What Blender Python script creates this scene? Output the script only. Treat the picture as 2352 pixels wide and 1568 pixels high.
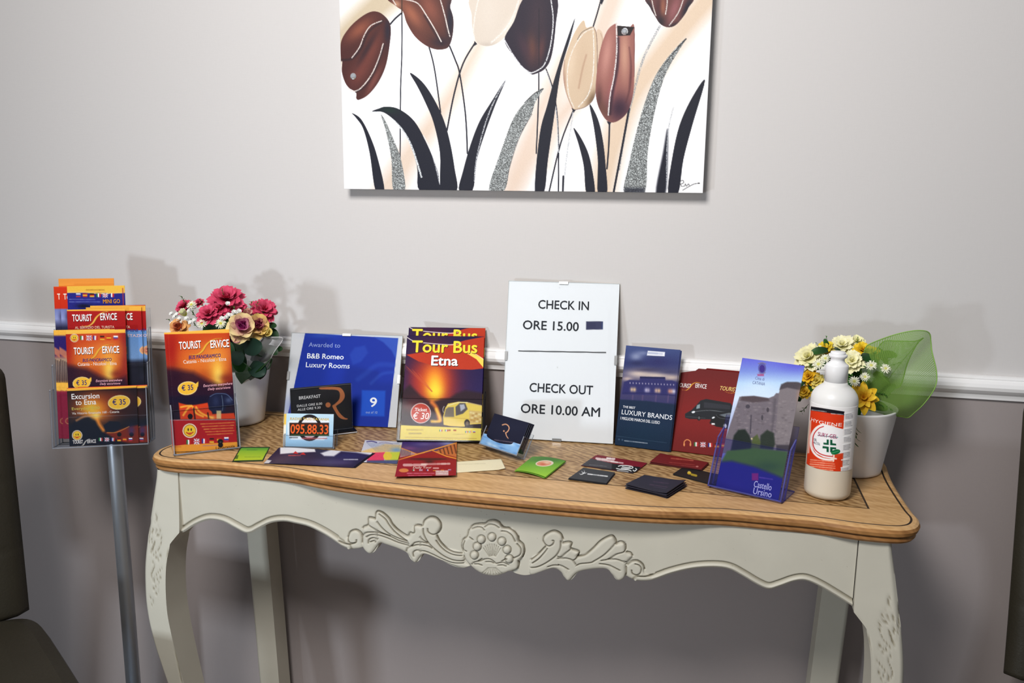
import bpy, math, random
import numpy as np
from mathutils import Matrix, Vector

for o in list(bpy.data.objects):
    bpy.data.objects.remove(o, do_unlink=True)
SC = bpy.context.scene
COL = SC.collection

# ------------------------------------------------------------------ camera
W, H, F = 2352.0, 1568.0, 1915.0
YAW, PITCH, ROLL = math.radians(13.3), math.radians(10.43), math.radians(0.61)
CAM = np.array([0.315, -1.56, 1.2664])
def _basis():
    cy, sy = math.cos(YAW), math.sin(YAW)
    f = np.array([-sy*math.cos(PITCH), cy*math.cos(PITCH), -math.sin(PITCH)])
    r0 = np.array([cy, sy, 0.0]); d0 = np.cross(f, r0)
    cr, sr = math.cos(ROLL), math.sin(ROLL)
    return np.array([cr*r0 - sr*d0, cr*d0 + sr*r0, f])
RM = _basis()
cam = bpy.data.cameras.new('camera'); cam.sensor_width = 36.0; cam.lens = F/W*36.0
cam.clip_start = 0.02
camo = bpy.data.objects.new('camera', cam); COL.objects.link(camo)
m = Matrix.Identity(4)
for i in range(3):
    m[i][0] = RM[0][i]; m[i][1] = -RM[1][i]; m[i][2] = -RM[2][i]; m[i][3] = CAM[i]
camo.matrix_world = m
SC.camera = camo

# ------------------------------------------------------------------ light and exposure
SC.view_settings.view_transform = 'Standard'
SC.view_settings.look = 'None'
SC.view_settings.gamma = 1.0
SC.view_settings.use_curve_mapping = False
SC.view_settings.exposure = 0.27
wd = bpy.data.worlds.new('room_ambience'); SC.world = wd; wd.use_nodes = True
wd.node_tree.nodes['Background'].inputs[0].default_value = (0.80, 0.88, 1.0, 1)
wd.node_tree.nodes['Background'].inputs[1].default_value = 0.155
def area(name, loc, target, sx, sy, power, col, spread=180):
    l = bpy.data.lights.new(name, 'AREA'); l.shape = 'RECTANGLE'; l.size = sx; l.size_y = sy
    l.energy = power; l.color = col; l.spread = math.radians(spread)
    o = bpy.data.objects.new(name, l); COL.objects.link(o)
    o.location = loc
    o.rotation_euler = (Vector(target)-Vector(loc)).to_track_quat('-Z', 'Y').to_euler()
    return o
area('ceiling_light', (-0.20, -1.62, 2.18), (0.10, 0.0, 1.08), 0.5, 0.5, 29.5, (1.0, 0.968, 0.945))
area('doorway_daylight', (-1.38, -2.6, 0.55), (-0.25, 0.0, 0.50), 0.18, 0.18, 3.0, (0.80, 0.90, 1.0), 70)

# ------------------------------------------------------------------ helpers: projection
def rays(x, y):
    q = np.stack([(np.asarray(x, float)-W/2)/F, (np.asarray(y, float)-H/2)/F, np.ones_like(np.asarray(x, float))], -1)
    return q @ RM
def proj(P):
    q = (np.asarray(P)-CAM) @ RM.T
    return W/2+F*q[..., 0]/q[..., 2], H/2+F*q[..., 1]/q[..., 2]
def wz(p, z=0.80):
    d = rays(p[0], p[1]); return CAM + d*((z-CAM[2])/d[2])
def wy(p, y):
    d = rays(p[0], p[1]); return CAM + d*((y-CAM[1])/d[1])
def onplane(p, P0, n):
    d = rays(p[0], p[1]); return CAM + d*(np.dot(P0-CAM, n)/np.dot(d, n))
def nrm(v):
    v = np.asarray(v, float); return v/np.linalg.norm(v)
ZUP = np.array([0, 0, 1.0])

# ------------------------------------------------------------------ helpers: materials
def lin(c):
    c = np.asarray(c, float)/255.0
    return np.where(c <= 0.04045, c/12.92, ((c+0.055)/1.055)**2.4)
def c4(r, g, b):
    l = lin((r, g, b)); return (float(l[0]), float(l[1]), float(l[2]), 1.0)
MATS = {}
def mat(name, col=(200, 200, 200), rough=0.5, metal=0.0, spec=0.5, noise=0.0, nscale=40, bump=0.0, bscale=200, vcol=False, trans=0.0, coat=0.0, sss=0.0):
    if name in MATS: return MATS[name]
    M = bpy.data.materials.new(name); M.use_nodes = True; MATS[name] = M
    nt = M.node_tree; N = nt.nodes; L = nt.links; b = N['Principled BSDF']
    b.inputs['Base Color'].default_value = c4(*col); b.inputs['Roughness'].default_value = rough
    b.inputs['Metallic'].default_value = metal; b.inputs['Specular IOR Level'].default_value = spec
    if coat: b.inputs['Coat Weight'].default_value = coat; b.inputs['Coat Roughness'].default_value = 0.08
    if trans: b.inputs['Transmission Weight'].default_value = trans
    if sss:
        b.inputs['Subsurface Weight'].default_value = sss; b.inputs['Subsurface Radius'].default_value = (0.01, 0.01, 0.008)
    tc = N.new('ShaderNodeTexCoord')
    src = None
    if vcol:
        at = N.new('ShaderNodeAttribute'); at.attribute_name = 'Col'; src = at.outputs['Color']
    if noise:
        nz = N.new('ShaderNodeTexNoise'); nz.inputs['Scale'].default_value = nscale; nz.inputs['Detail'].default_value = 5
        L.new(tc.outputs['Object'], nz.inputs['Vector'])
        hs = N.new('ShaderNodeMix'); hs.data_type = 'RGBA'; hs.blend_type = 'MULTIPLY'; hs.inputs[0].default_value = 1.0
        mr = N.new('ShaderNodeMapRange'); mr.inputs[1].default_value = 0.3; mr.inputs[2].default_value = 0.7
        mr.inputs[3].default_value = 1-noise; mr.inputs[4].default_value = 1+noise
        L.new(nz.outputs['Fac'], mr.inputs[0])
        if src: L.new(src, hs.inputs[6])
        else: hs.inputs[6].default_value = c4(*col)
        L.new(mr.outputs[0], hs.inputs[7]); src = hs.outputs[2]
    if src: L.new(src, b.inputs['Base Color'])
    if bump:
        n2 = N.new('ShaderNodeTexNoise'); n2.inputs['Scale'].default_value = bscale; n2.inputs['Detail'].default_value = 4
        L.new(tc.outputs['Object'], n2.inputs['Vector'])
        bp = N.new('ShaderNodeBump'); bp.inputs['Strength'].default_value = bump; bp.inputs['Distance'].default_value = 0.002
        L.new(n2.outputs['Fac'], bp.inputs['Height']); L.new(bp.outputs[0], b.inputs['Normal'])
    return M
def acrylic(name, tint=(249, 250, 251), refl=0.022, body=0.004, bodycol=(205, 210, 225)):
    """clear thin plastic: see-through, a faint body colour, a gloss that grows at grazing angles"""
    M = bpy.data.materials.new(name); M.use_nodes = True; MATS[name] = M
    nt = M.node_tree; N = nt.nodes; L = nt.links; N.clear()
    out = N.new('ShaderNodeOutputMaterial')
    tr = N.new('ShaderNodeBsdfTransparent'); tr.inputs[0].default_value = c4(*tint)
    df = N.new('ShaderNodeBsdfDiffuse'); df.inputs[0].default_value = c4(*bodycol)
    gl = N.new('ShaderNodeBsdfGlossy'); gl.inputs[0].default_value = (1, 1, 1, 1); gl.inputs['Roughness'].default_value = 0.05
    m1 = N.new('ShaderNodeMixShader'); m1.inputs[0].default_value = body
    L.new(tr.outputs[0], m1.inputs[1]); L.new(df.outputs[0], m1.inputs[2])
    lw = N.new('ShaderNodeLayerWeight'); lw.inputs[0].default_value = 0.25
    mm = N.new('ShaderNodeMath'); mm.operation = 'MULTIPLY'; mm.inputs[1].default_value = refl*4
    L.new(lw.outputs['Fresnel'], mm.inputs[0])
    m2 = N.new('ShaderNodeMixShader'); L.new(mm.outputs[0], m2.inputs[0])
    L.new(m1.outputs[0], m2.inputs[1]); L.new(gl.outputs[0], m2.inputs[2]); L.new(m2.outputs[0], out.inputs[0])
    return M

# ------------------------------------------------------------------ helpers: objects
def tag(o, label, cat, group=None, kind=None):
    o['label'] = label; o['category'] = cat
    if group: o['group'] = group
    if kind: o['kind'] = kind
    return o
def empty(name, loc, label=None, cat=None, group=None):
    o = bpy.data.objects.new(name, None); o.empty_display_size = 0.05; COL.objects.link(o)
    o.location = tuple(float(v) for v in loc)
    if label: tag(o, label, cat, group)
    return o
def obj(name, V, Fc, mats, parent=None, cols=None, fm=None, smooth=False, origin=None, uv=None):
    """one mesh object from world coordinates; origin is the parent's or the given point"""
    V = np.asarray(V, float)
    if parent is not None: org = np.array(parent['_o']) if '_o' in parent else np.array(parent.location)
    elif origin is not None: org = np.asarray(origin, float)
    else: org = np.array([(V[:, 0].min()+V[:, 0].max())/2, (V[:, 1].min()+V[:, 1].max())/2, V[:, 2].min()])
    me = bpy.data.meshes.new(name)
    me.from_pydata((V-org).tolist(), [], [tuple(int(i) for i in f) for f in Fc])
    if not isinstance(mats, (list, tuple)): mats = [mats]
    for M in mats: me.materials.append(M)
    if fm is not None: me.polygons.foreach_set('material_index', np.asarray(fm, np.int32))
    if smooth is True: me.polygons.foreach_set('use_smooth', np.ones(len(me.polygons), bool))
    elif smooth is not False: me.polygons.foreach_set('use_smooth', np.asarray(smooth, bool))
    if cols is not None:
        a = me.color_attributes.new('Col', 'FLOAT_COLOR', 'POINT')
        cc = np.ones((len(V), 4), np.float32); cc[:, :3] = cols
        a.data.foreach_set('color', cc.ravel())
    if uv is not None:
        ul = me.uv_layers.new(name='UVMap'); li = np.zeros(len(me.loops), np.int32)
        me.loops.foreach_get('vertex_index', li)
        ul.data.foreach_set('uv', np.asarray(uv, np.float32)[li].ravel())
    me.update()
    o = bpy.data.objects.new(name, me); COL.objects.link(o)
    if parent is not None: o.parent = parent
    else: o.location = tuple(org)
    o['_o'] = [float(v) for v in org]
    return o
class MB:
    def __init__(s): s.V = []; s.F = []; s.M = []; s.C = []; s.n = 0; s.S = []
    def add(s, V, Fc, m=0, col=(1, 1, 1), smooth=False):
        V = np.asarray(V, float); k = s.n
        s.V.append(V); s.F += [tuple(i+k for i in f) for f in Fc]; s.M += [m]*len(Fc); s.S += [smooth]*len(Fc)
        col = np.asarray(col, float)
        s.C.append(np.broadcast_to(col, (len(V), 3)) if col.ndim == 1 else col); s.n += len(V); return s
    def build(s, name, mats, parent=None, cols=False, **k):
        return obj(name, np.concatenate(s.V), s.F, mats, parent, np.concatenate(s.C) if cols else None, s.M, s.S, **k)
BOXF = [(0, 1, 3, 2), (4, 6, 7, 5), (0, 4, 5, 1), (2, 3, 7, 6), (0, 2, 6, 4), (1, 5, 7, 3)]
class Frame:
    """a flat frame: O bottom left, u right, v up the sheet, n towards the room"""
    def __init__(s, O, u, v): s.O = np.asarray(O, float); s.u = nrm(u); s.v = nrm(v); s.n = nrm(np.cross(s.u, s.v))
    def p(s, a, b, c=0.0):
        a, b, c = np.asarray(a, float)[..., None], np.asarray(b, float)[..., None], np.asarray(c, float)[..., None]
        return s.O + a*s.u + b*s.v + c*s.n
def fbox(mb, f, lo, hi, m=0, medge=None, col=(1, 1, 1)):
    P = np.array([f.p(x, y, z) for x in (lo[0], hi[0]) for y in (lo[1], hi[1]) for z in (lo[2], hi[2])])
    ext = [hi[i]-lo[i] for i in range(3)]; thin = int(np.argmin(ext))
    k = len(mb.M); mb.add(P, BOXF, m, col)
    if medge is not None:
        for i in range(6):
            if i//2 != thin: mb.M[k+i] = medge
    return mb
WF = Frame((0, 0, 0), (1, 0, 0), (0, 0, 1))      # n = -y (towards the room)
def wbox(mb, lo, hi, m=0, col=(1, 1, 1)):
    P = np.array([(x, y, z) for x in (lo[0], hi[0]) for y in (lo[1], hi[1]) for z in (lo[2], hi[2])])
    return mb.add(P, BOXF, m, col)
def lathe(mb, c, prof, n=40, m=0, col=(1, 1, 1), axis=None, smooth=True, cap=True):
    """prof: (radius, height) pairs"""
    R = np.eye(3) if axis is None else axis
    V = []; Fc = []
    for r, h in prof:
        for k in range(n):
            a = 2*math.pi*k/n; V.append(R @ np.array([r*math.cos(a), r*math.sin(a), h]) + c)
    for i in range(len(prof)-1):
        for k in range(n): Fc.append((i*n+k, i*n+(k+1) % n, (i+1)*n+(k+1) % n, (i+1)*n+k))
    if cap:
        if prof[0][0] > 1e-6: Fc.append(tuple(range(n))[::-1])
        if prof[-1][0] > 1e-6: Fc.append(tuple((len(prof)-1)*n+k for k in range(n)))
    return mb.add(V, Fc, m, col, smooth)
def tube(mb, pts, r, n=8, m=0, col=(1, 1, 1)):
    pts = np.asarray(pts, float); V = []; Fc = []
    r = np.broadcast_to(np.asarray(r, float), (len(pts),))
    up = np.array([0.1, 0.2, 1.0])
    for i, p in enumerate(pts):
        t = nrm(pts[min(i+1, len(pts)-1)]-pts[max(i-1, 0)])
        a = np.cross(t, up)
        if np.linalg.norm(a) < 1e-4: a = np.cross(t, (1, 0, 0))
        a = nrm(a); b = np.cross(t, a)
        for k in range(n):
            w = 2*math.pi*k/n; V.append(p+r[i]*(math.cos(w)*a+math.sin(w)*b))
    for i in range(len(pts)-1):
        for k in range(n): Fc.append((i*n+k, i*n+(k+1) % n, (i+1)*n+(k+1) % n, (i+1)*n+k))
    Fc.append(tuple(range(n))[::-1]); Fc.append(tuple((len(pts)-1)*n+k for k in range(n)))
    return mb.add(V, Fc, m, col, True)
def cr(pts, n=5, closed=False):
    """Catmull-Rom through the points"""
    P = np.asarray(pts, float); k = len(P); out = []
    for i in range(k if closed else k-1):
        g = (lambda j: P[j % k]) if closed else (lambda j: P[min(max(j, 0), k-1)])
        a, b, c, d = g(i-1), g(i), g(i+1), g(i+2)
        for t in np.linspace(0, 1, n, endpoint=False):
            out.append(0.5*((2*b)+(c-a)*t+(2*a-5*b+4*c-d)*t*t+(3*b-a-3*c+d)*t**3))
    if not closed: out.append(P[-1])
    return np.array(out)

# ------------------------------------------------------------------ helpers: printed pictures on surfaces
_cap = {}
def glyphs(s, bold=0.0, shear=0.0, spacing=1.0):
    cu = bpy.data.curves.new('t', 'FONT'); cu.body = s; cu.size = 1.0; cu.shear = shear
    cu.resolution_u = 3; cu.fill_mode = 'FRONT'; cu.space_character = spacing
    o = bpy.data.objects.new('t', cu); COL.objects.link(o)
    dg = bpy.context.evaluated_depsgraph_get(); me = bpy.data.meshes.new_from_object(o.evaluated_get(dg))
    V = np.array([v.co[:2] for v in me.vertices]).reshape(-1, 2); Fc = [tuple(p.vertices) for p in me.polygons]
    zz = np.zeros(len(V)); bold *= 0.62
    if bold > 0.003 and len(V):                                             # a heavier stroke: the letter struck five times
        k = len(V); sh = [(0, 0), (bold, 0), (-bold, 0), (0, bold), (0, -bold)]
        V = np.concatenate([V+np.array(q) for q in sh]); Fc = [tuple(i+k*j for i in f) for j in range(5) for f in Fc]; zz = np.repeat(np.arange(5)*0.00003, k)
    bpy.data.objects.remove(o, do_unlink=True); bpy.data.curves.remove(cu); bpy.data.meshes.remove(me)
    return V, Fc, zz
def capheight():
    if 'h' not in _cap: _cap['h'] = glyphs('H')[0][:, 1].max()
    return _cap['h']
class Art:
    """paints colours on the texels of a surface; positions are those of the picture printed there, as read from a photograph crop"""
    def __init__(s, px, py, shape):
        s.px, s.py, s.shape = px, py, shape; s.col = np.full((len(px), 3), 255.0); s.h = np.zeros(len(px)); s.texts = []
        s.crop(0, 0, 1)
    def crop(s, ox, oy, k): s.o = (ox, oy, k); s.x = (s.px-ox)*k; s.y = (s.py-oy)*k; s.aa = 0.9*k; return s
    def mix(s, w, c, idx=None):
        c = np.asarray(c, float)
        if idx is None: s.col += (c-s.col)*w[:, None]
        else: s.col[idx] += (c-s.col[idx])*w[:, None]
    def fill(s, c): s.col[:] = c
    def vgrad(s, stops):
        ys = [a for a, _ in stops]
        for i in range(3): s.col[:, i] = np.interp(s.y, ys, [c[i] for _, c in stops])
    def ugrad(s, stops, axis=0):
        ny, nx = s.shape; g = np.tile(np.linspace(0, 1, nx), ny) if axis == 0 else np.repeat(np.linspace(0, 1, ny), nx)
        for i in range(3): s.col[:, i] = np.interp(g, [a for a, _ in stops], [c[i] for _, c in stops])
    def blob(s, x, y, rx, ry, c, a=1.0, rot=0, pw=1.0, mask=None):
        r = math.radians(rot); dx, dy = s.x-x, s.y-y
        e = ((dx*math.cos(r)+dy*math.sin(r))/rx)**2+((-dx*math.sin(r)+dy*math.cos(r))/ry)**2
        w = a*np.exp(-1.2*e**pw)
        if mask is not None: w = w*mask
        s.mix(w, c)
    def near(s, P, mrg):
        return np.nonzero((s.x > P[:, 0].min()-mrg) & (s.x < P[:, 0].max()+mrg) & (s.y > P[:, 1].min()-mrg) & (s.y < P[:, 1].max()+mrg))[0]
    def _seg(s, P, idx, closed):
        x, y = s.x[idx], s.y[idx]; d = np.full(len(idx), 1e9); t = np.zeros(len(idx)); ins = np.zeros(len(idx), bool)
        k = len(P)
        for i in range(k if closed else k-1):
            ax, ay = P[i]; bx, by = P[(i+1) % k]; vx, vy = bx-ax, by-ay; L2 = vx*vx+vy*vy+1e-12
            q = np.clip(((x-ax)*vx+(y-ay)*vy)/L2, 0, 1); dd = (x-ax-q*vx)**2+(y-ay-q*vy)**2
            u = dd < d; d = np.where(u, dd, d); t = np.where(u, i+q, t)
            if closed and abs(vy) > 1e-12: ins ^= ((ay > y) != (by > y)) & (x < ax+(y-ay)*vx/vy)
        return np.sqrt(d), t/max(1, k-1), ins
    def mask(s, pts, soft=0, smooth=True):
        P = cr(pts, 5, True) if smooth else np.asarray(pts, float)
        idx = s.near(P, s.aa*2+soft*2); d, _, ins = s._seg(P, idx, True)
        sd = np.where(ins, -d, d); w = np.clip(0.5-sd/(s.aa+soft), 0, 1)
        return idx, w, sd
    def poly(s, pts, c, a=1.0, soft=0, smooth=False, inner=()):
        idx, w, _ = s.mask(pts, soft, smooth)
        if len(idx) == 0: return
        s.mix(a*w, c, idx)
        for (x, y, rx, ry, rot, cc, al) in inner:
            r = math.radians(rot); dx, dy = s.x[idx]-x, s.y[idx]-y
            e = ((dx*math.cos(r)+dy*math.sin(r))/rx)**2+((-dx*math.sin(r)+dy*math.cos(r))/ry)**2
            s.mix(w*al*np.exp(-1.2*e), cc, idx)
    def rect(s, x0, y0, x1, y1, c, a=1.0, soft=0): s.poly([(x0, y0), (x1, y0), (x1, y1), (x0, y1)], c, a, soft)
    def ell(s, x, y, rx, ry, c, a=1.0, rot=0, n=28):
        r = math.radians(rot); t = np.linspace(0, 2*math.pi, n, endpoint=False)
        s.poly(np.stack([x+rx*np.cos(t)*math.cos(r)-ry*np.sin(t)*math.sin(r), y+rx*np.cos(t)*math.sin(r)+ry*np.sin(t)*math.cos(r)], 1), c, a)
    def line(s, pts, w, c, a=1.0, soft=0, smooth=True, taper=None, glit=0, w1=None):
        P = cr(pts, 5) if smooth and len(pts) > 2 else np.asarray(pts, float)
        idx = s.near(P, w+s.aa*2+soft*2)
        if len(idx) == 0: return
        d, t, _ = s._seg(P, idx, False)
        hw = w/2 if w1 is None else (w+(w1-w)*t)/2
        if taper: hw = hw*np.clip(np.minimum(t, 1-t)*2/taper, 0.15, 1)
        k = np.clip(0.5-(d-hw)/(s.aa+soft), 0, 1)*a
        if glit: k = k*np.where(np.random.RandomState(7).rand(len(idx)) < glit, 0.25, 1.0)
        s.mix(k, c, idx)
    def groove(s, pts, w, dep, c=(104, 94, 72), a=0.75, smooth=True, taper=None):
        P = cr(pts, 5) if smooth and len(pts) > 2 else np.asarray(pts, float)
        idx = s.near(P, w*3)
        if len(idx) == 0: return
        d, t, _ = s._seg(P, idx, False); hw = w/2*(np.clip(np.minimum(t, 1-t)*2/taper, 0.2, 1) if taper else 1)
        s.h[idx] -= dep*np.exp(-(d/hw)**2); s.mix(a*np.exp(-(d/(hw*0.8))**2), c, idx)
    def raise_(s, pts, amt, rnd, smooth=True):
        idx, w, sd = s.mask(pts, 0, smooth); k = np.clip(-sd/rnd, 0, 1)
        s.h[idx] = np.maximum(s.h[idx], amt*np.sqrt(1-(1-k)**2))
    def dash(s, x0, x1, y, h, c, seed=0, slope=0.0, a=0.8):
        rg = random.Random(seed); x = x0
        while x < x1-h:
            w = min(rg.uniform(1.2, 4.5)*h, x1-x)
            s.line([(x, y+(x-x0)*slope), (x+w, y+(x+w-x0)*slope)], h, c, a*rg.uniform(0.6, 1), smooth=False); x += w+h*0.9
    def speck(s, amp, seed=1, mask=None):
        n = (np.random.RandomState(seed).rand(len(s.px), 1)-0.5)*2*amp
        if mask is not None: n = n*mask[:, None]
        s.col += n
    def t(s, txt, x0, x1, yb, cap, c, bold=0.0, shear=0.0, sp=1.0, z=1): s.texts.append((txt, x0, x1, yb, cap, c, bold, shear, sp, s.o, z))
def surf(name, pos, nx, ny, art, mats, parent=None, th=0.0004, side=(225, 222, 218), label=None, cat=None, group=None, flat=False, smooth=True):
    """a printed sheet: pos(u, v) gives points and normals; front painted by art, plain back and edges, lettering as thin raised print"""
    nb = 8; nx = (nx//nb)*nb+1
    u, v = np.meshgrid(np.linspace(0, 1, nx), np.linspace(0, 1, ny)); u, v = u.ravel(), v.ravel()
    P, n = pos(u, v); px, py = proj(P)
    A = Art(px, py, (ny, nx)); art(A)
    Vs = [P]; Cs = [lin(np.clip(A.col, 0, 255))]; k = len(P)
    i, j = np.meshgrid(np.arange(nx-1), np.arange(ny-1)); i, j = i.ravel(), j.ravel(); a = j*nx+i
    Fc = np.stack([a, a+nx, a+nx+1, a+1], 1).tolist()
    nfront = len(Fc)
    step = (nx-1)//nb; bi = np.arange(0, nx, step); bidx = (np.arange(ny)[:, None]*nx+bi[None, :]).ravel()
    Vs.append(P[bidx]-n[bidx]*th); Cs.append(np.tile(lin(side), (len(bidx), 1)))
    q = nb+1
    for jj in range(ny-1):
        for ii in range(nb): b = k+jj*q+ii; Fc.append([b, b+1, b+q+1, b+q])
        Fc.append([jj*nx, k+jj*q, k+(jj+1)*q, (jj+1)*nx])
        Fc.append([jj*nx+nx-1, (jj+1)*nx+nx-1, k+(jj+1)*q+nb, k+jj*q+nb])
    for ii in range(nb):
        Fc.append(list(range(ii*step, (ii+1)*step+1))+[k+ii+1, k+ii])
        r0 = (ny-1)*nx; Fc.append(list(range(r0+(ii+1)*step, r0+ii*step-1, -1))+[k+(ny-1)*q+ii, k+(ny-1)*q+ii+1])
    k += len(bidx)
    PX, PY = px.reshape(ny, nx), py.reshape(ny, nx); uu = np.linspace(0, 1, nx); vv = np.linspace(0, 1, ny)
    for (txt, x0, x1, yb, cap, c, bold, shear, sp, (ox, oy, kk), z) in A.texts:
        x0, x1, yb, cap = ox+x0/kk, ox+x1/kk, oy+yb/kk, cap/kk
        d = (PX-x0)**2+(PY-yb)**2; jj, ii = np.unravel_index(np.argmin(d), d.shape)
        j2, i2 = min(max(jj, 1), ny-2), min(max(ii, 1), nx-2)
        J = np.array([[(PX[j2, i2+1]-PX[j2, i2-1])*(nx-1)/2, (PX[j2+1, i2]-PX[j2-1, i2])*(ny-1)/2], [(PY[j2, i2+1]-PY[j2, i2-1])*(nx-1)/2, (PY[j2+1, i2]-PY[j2-1, i2])*(ny-1)/2]])
        du, dv = np.linalg.solve(J, [x0-PX[jj, ii], yb-PY[jj, ii]]); u0, v0 = uu[ii]+du, vv[jj]+dv
        row = PX[min(max(int(round(v0*(ny-1))), 0), ny-1)]
        u1 = u0+(x1-x0)/abs(J[0, 0]) if (x1 > row.max() or x0 < row.min()) else u0+np.interp(x1, row, uu)-np.interp(x0, row, uu)
        dvc = cap/math.hypot(J[0, 1], J[1, 1])
        g, gf, gz = glyphs(txt, bold, shear, sp)
        if len(g) == 0: continue
        gx = (g[:, 0]-g[:, 0].min())/(g[:, 0].max()-g[:, 0].min()); gy = g[:, 1]/capheight()
        gu, gv = u0+gx*(u1-u0), v0-gy*dvc
        keep = [f for f in gf if all(-0.005 <= gu[t] <= 1.005 and -0.005 <= gv[t] <= 1.005 for t in f)]
        tp, tn = pos(np.clip(gu, 0, 1), np.clip(gv, 0, 1)); Vs.append(tp+tn*(0.00022*z+gz)[:, None])
        Cs.append(np.tile(lin(c), (len(g), 1))); Fc += [[t+k for t in f] for f in keep]; k += len(g)
    V = np.concatenate(Vs); sm = np.zeros(len(Fc), bool); sm[:nfront] = smooth
    o = obj(name, V, Fc, mats, parent, np.concatenate(Cs), None, sm)
    if label: tag(o, label, cat, group)
    return o
def flat(f, w, h, bend=None, off=0.0, u0=0.0, v0=0.0):
    """positions on a rectangle of frame f; v = 0 at the top edge"""
    def pos(u, v):
        d = off+(bend(u, v) if bend else 0*u)
        return f.p(u0+u*w, v0+(1-v)*h, d), np.broadcast_to(f.n, (len(u), 3))
    return pos
PRINT = mat('printed_gloss_paper', vcol=True, rough=0.5, spec=0.10, noise=0.012, nscale=300)
MATTE = mat('printed_matt_card', vcol=True, rough=0.55, spec=0.35, noise=0.015, nscale=300)

# ------------------------------------------------------------------ helpers: standing sheets
def leaner(bl, br, top, h, z=0.80, w=None):
    """frame of a sheet h high whose foot is seen at bl, br on the level z and whose top middle is seen at height top"""
    A, B = wz(bl, z), wz(br, z); u = nrm(B-A); w = w or np.linalg.norm(B-A); M = (A+B)/2; nh = np.array([-u[1], u[0], 0])
    best = min(np.linspace(-5, 55, 601), key=lambda t: abs(proj(M+h*(math.cos(math.radians(t))*ZUP+math.sin(math.radians(t))*nh))[1]-top[1]))
    t = math.radians(best)
    return Frame(M-u*w/2, u, math.cos(t)*ZUP+math.sin(t)*nh), w, h
def leanwall(bl, br, top, ytop, z=0.80, w=None):
    A, B = wz(bl, z), wz(br, z); u = nrm(B-A); w = w or np.linalg.norm(B-A); M = (A+B)/2
    T = wy(top, ytop); d = T-M; d = d-np.dot(d, u)*u
    return Frame(M-u*w/2, u, d), w, float(np.linalg.norm(d))

# ================================================================== the setting
def wall_material(name, col, weave=0.10):
    M = mat(name, col, rough=0.75, spec=0.25)
    nt = M.node_tree; N = nt.nodes; L = nt.links; b = N['Principled BSDF']
    tc = N.new('ShaderNodeTexCoord')
    mp = N.new('ShaderNodeMapping'); mp.inputs['Scale'].default_value = (60, 60, 900); L.new(tc.outputs['Object'], mp.inputs[0])
    n1 = N.new('ShaderNodeTexNoise'); n1.inputs['Scale'].default_value = 1.0; n1.inputs['Detail'].default_value = 3; L.new(mp.outputs[0], n1.inputs[0])
    mp2 = N.new('ShaderNodeMapping'); mp2.inputs['Scale'].default_value = (900, 60, 60); L.new(tc.outputs['Object'], mp2.inputs[0])
    n2 = N.new('ShaderNodeTexNoise'); n2.inputs['Scale'].default_value = 1.0; n2.inputs['Detail'].default_value = 3; L.new(mp2.outputs[0], n2.inputs[0])
    ad = N.new('ShaderNodeMath'); ad.operation = 'ADD'; L.new(n1.outputs['Fac'], ad.inputs[0]); L.new(n2.outputs['Fac'], ad.inputs[1])
    bp = N.new('ShaderNodeBump'); bp.inputs['Strength'].default_value = weave; bp.inputs['Distance'].default_value = 0.001
    L.new(ad.outputs[0], bp.inputs['Height']); L.new(bp.outputs[0], b.inputs['Normal'])
    n3 = N.new('ShaderNodeTexNoise'); n3.inputs['Scale'].default_value = 1.3; n3.inputs['Detail'].default_value = 2; L.new(tc.outputs['Object'], n3.inputs[0])
    mr = N.new('ShaderNodeMapRange'); mr.inputs[3].default_value = 0.97; mr.inputs[4].default_value = 1.03; L.new(n3.outputs['Fac'], mr.inputs[0])
    mr2 = N.new('ShaderNodeMapRange'); mr2.inputs[1].default_value = 0.6; mr2.inputs[2].default_value = 1.4; mr2.inputs[3].default_value = 0.985; mr2.inputs[4].default_value = 1.015; L.new(ad.outputs[0], mr2.inputs[0])
    mu = N.new('ShaderNodeMath'); mu.operation = 'MULTIPLY'; L.new(mr.outputs[0], mu.inputs[0]); L.new(mr2.outputs[0], mu.inputs[1])
    mx = N.new('ShaderNodeMix'); mx.data_type = 'RGBA'; mx.blend_type = 'MULTIPLY'; mx.inputs[0].default_value = 1; mx.inputs[6].default_value = c4(*col)
    L.new(mu.outputs[0], mx.inputs[7]); L.new(mx.outputs[2], b.inputs['Base Color'])
    return M
RAILZ0, RAILZ1 = 0.915, 0.957
mb = MB()
mb.add([(-3.2, 0, RAILZ0+0.02), (3.2, 0, RAILZ0+0.02), (3.2, 0, 2.9), (-3.2, 0, 2.9)], [(0, 1, 2, 3)], 0)
mb.add([(-3.2, 0, 0), (3.2, 0, 0), (3.2, 0, RAILZ0+0.02), (-3.2, 0, RAILZ0+0.02)], [(0, 1, 2, 3)], 1)
mb.add([(-3.2, 0.1, 0), (3.2, 0.1, 0), (3.2, 0.1, 2.9), (-3.2, 0.1, 2.9)], [(3, 2, 1, 0)], 1)
o = mb.build('wall_back', [wall_material('woven_cream_wall', (211, 208, 206)), wall_material('taupe_wall', (160, 151, 149))]); o['kind'] = 'structure'
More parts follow.
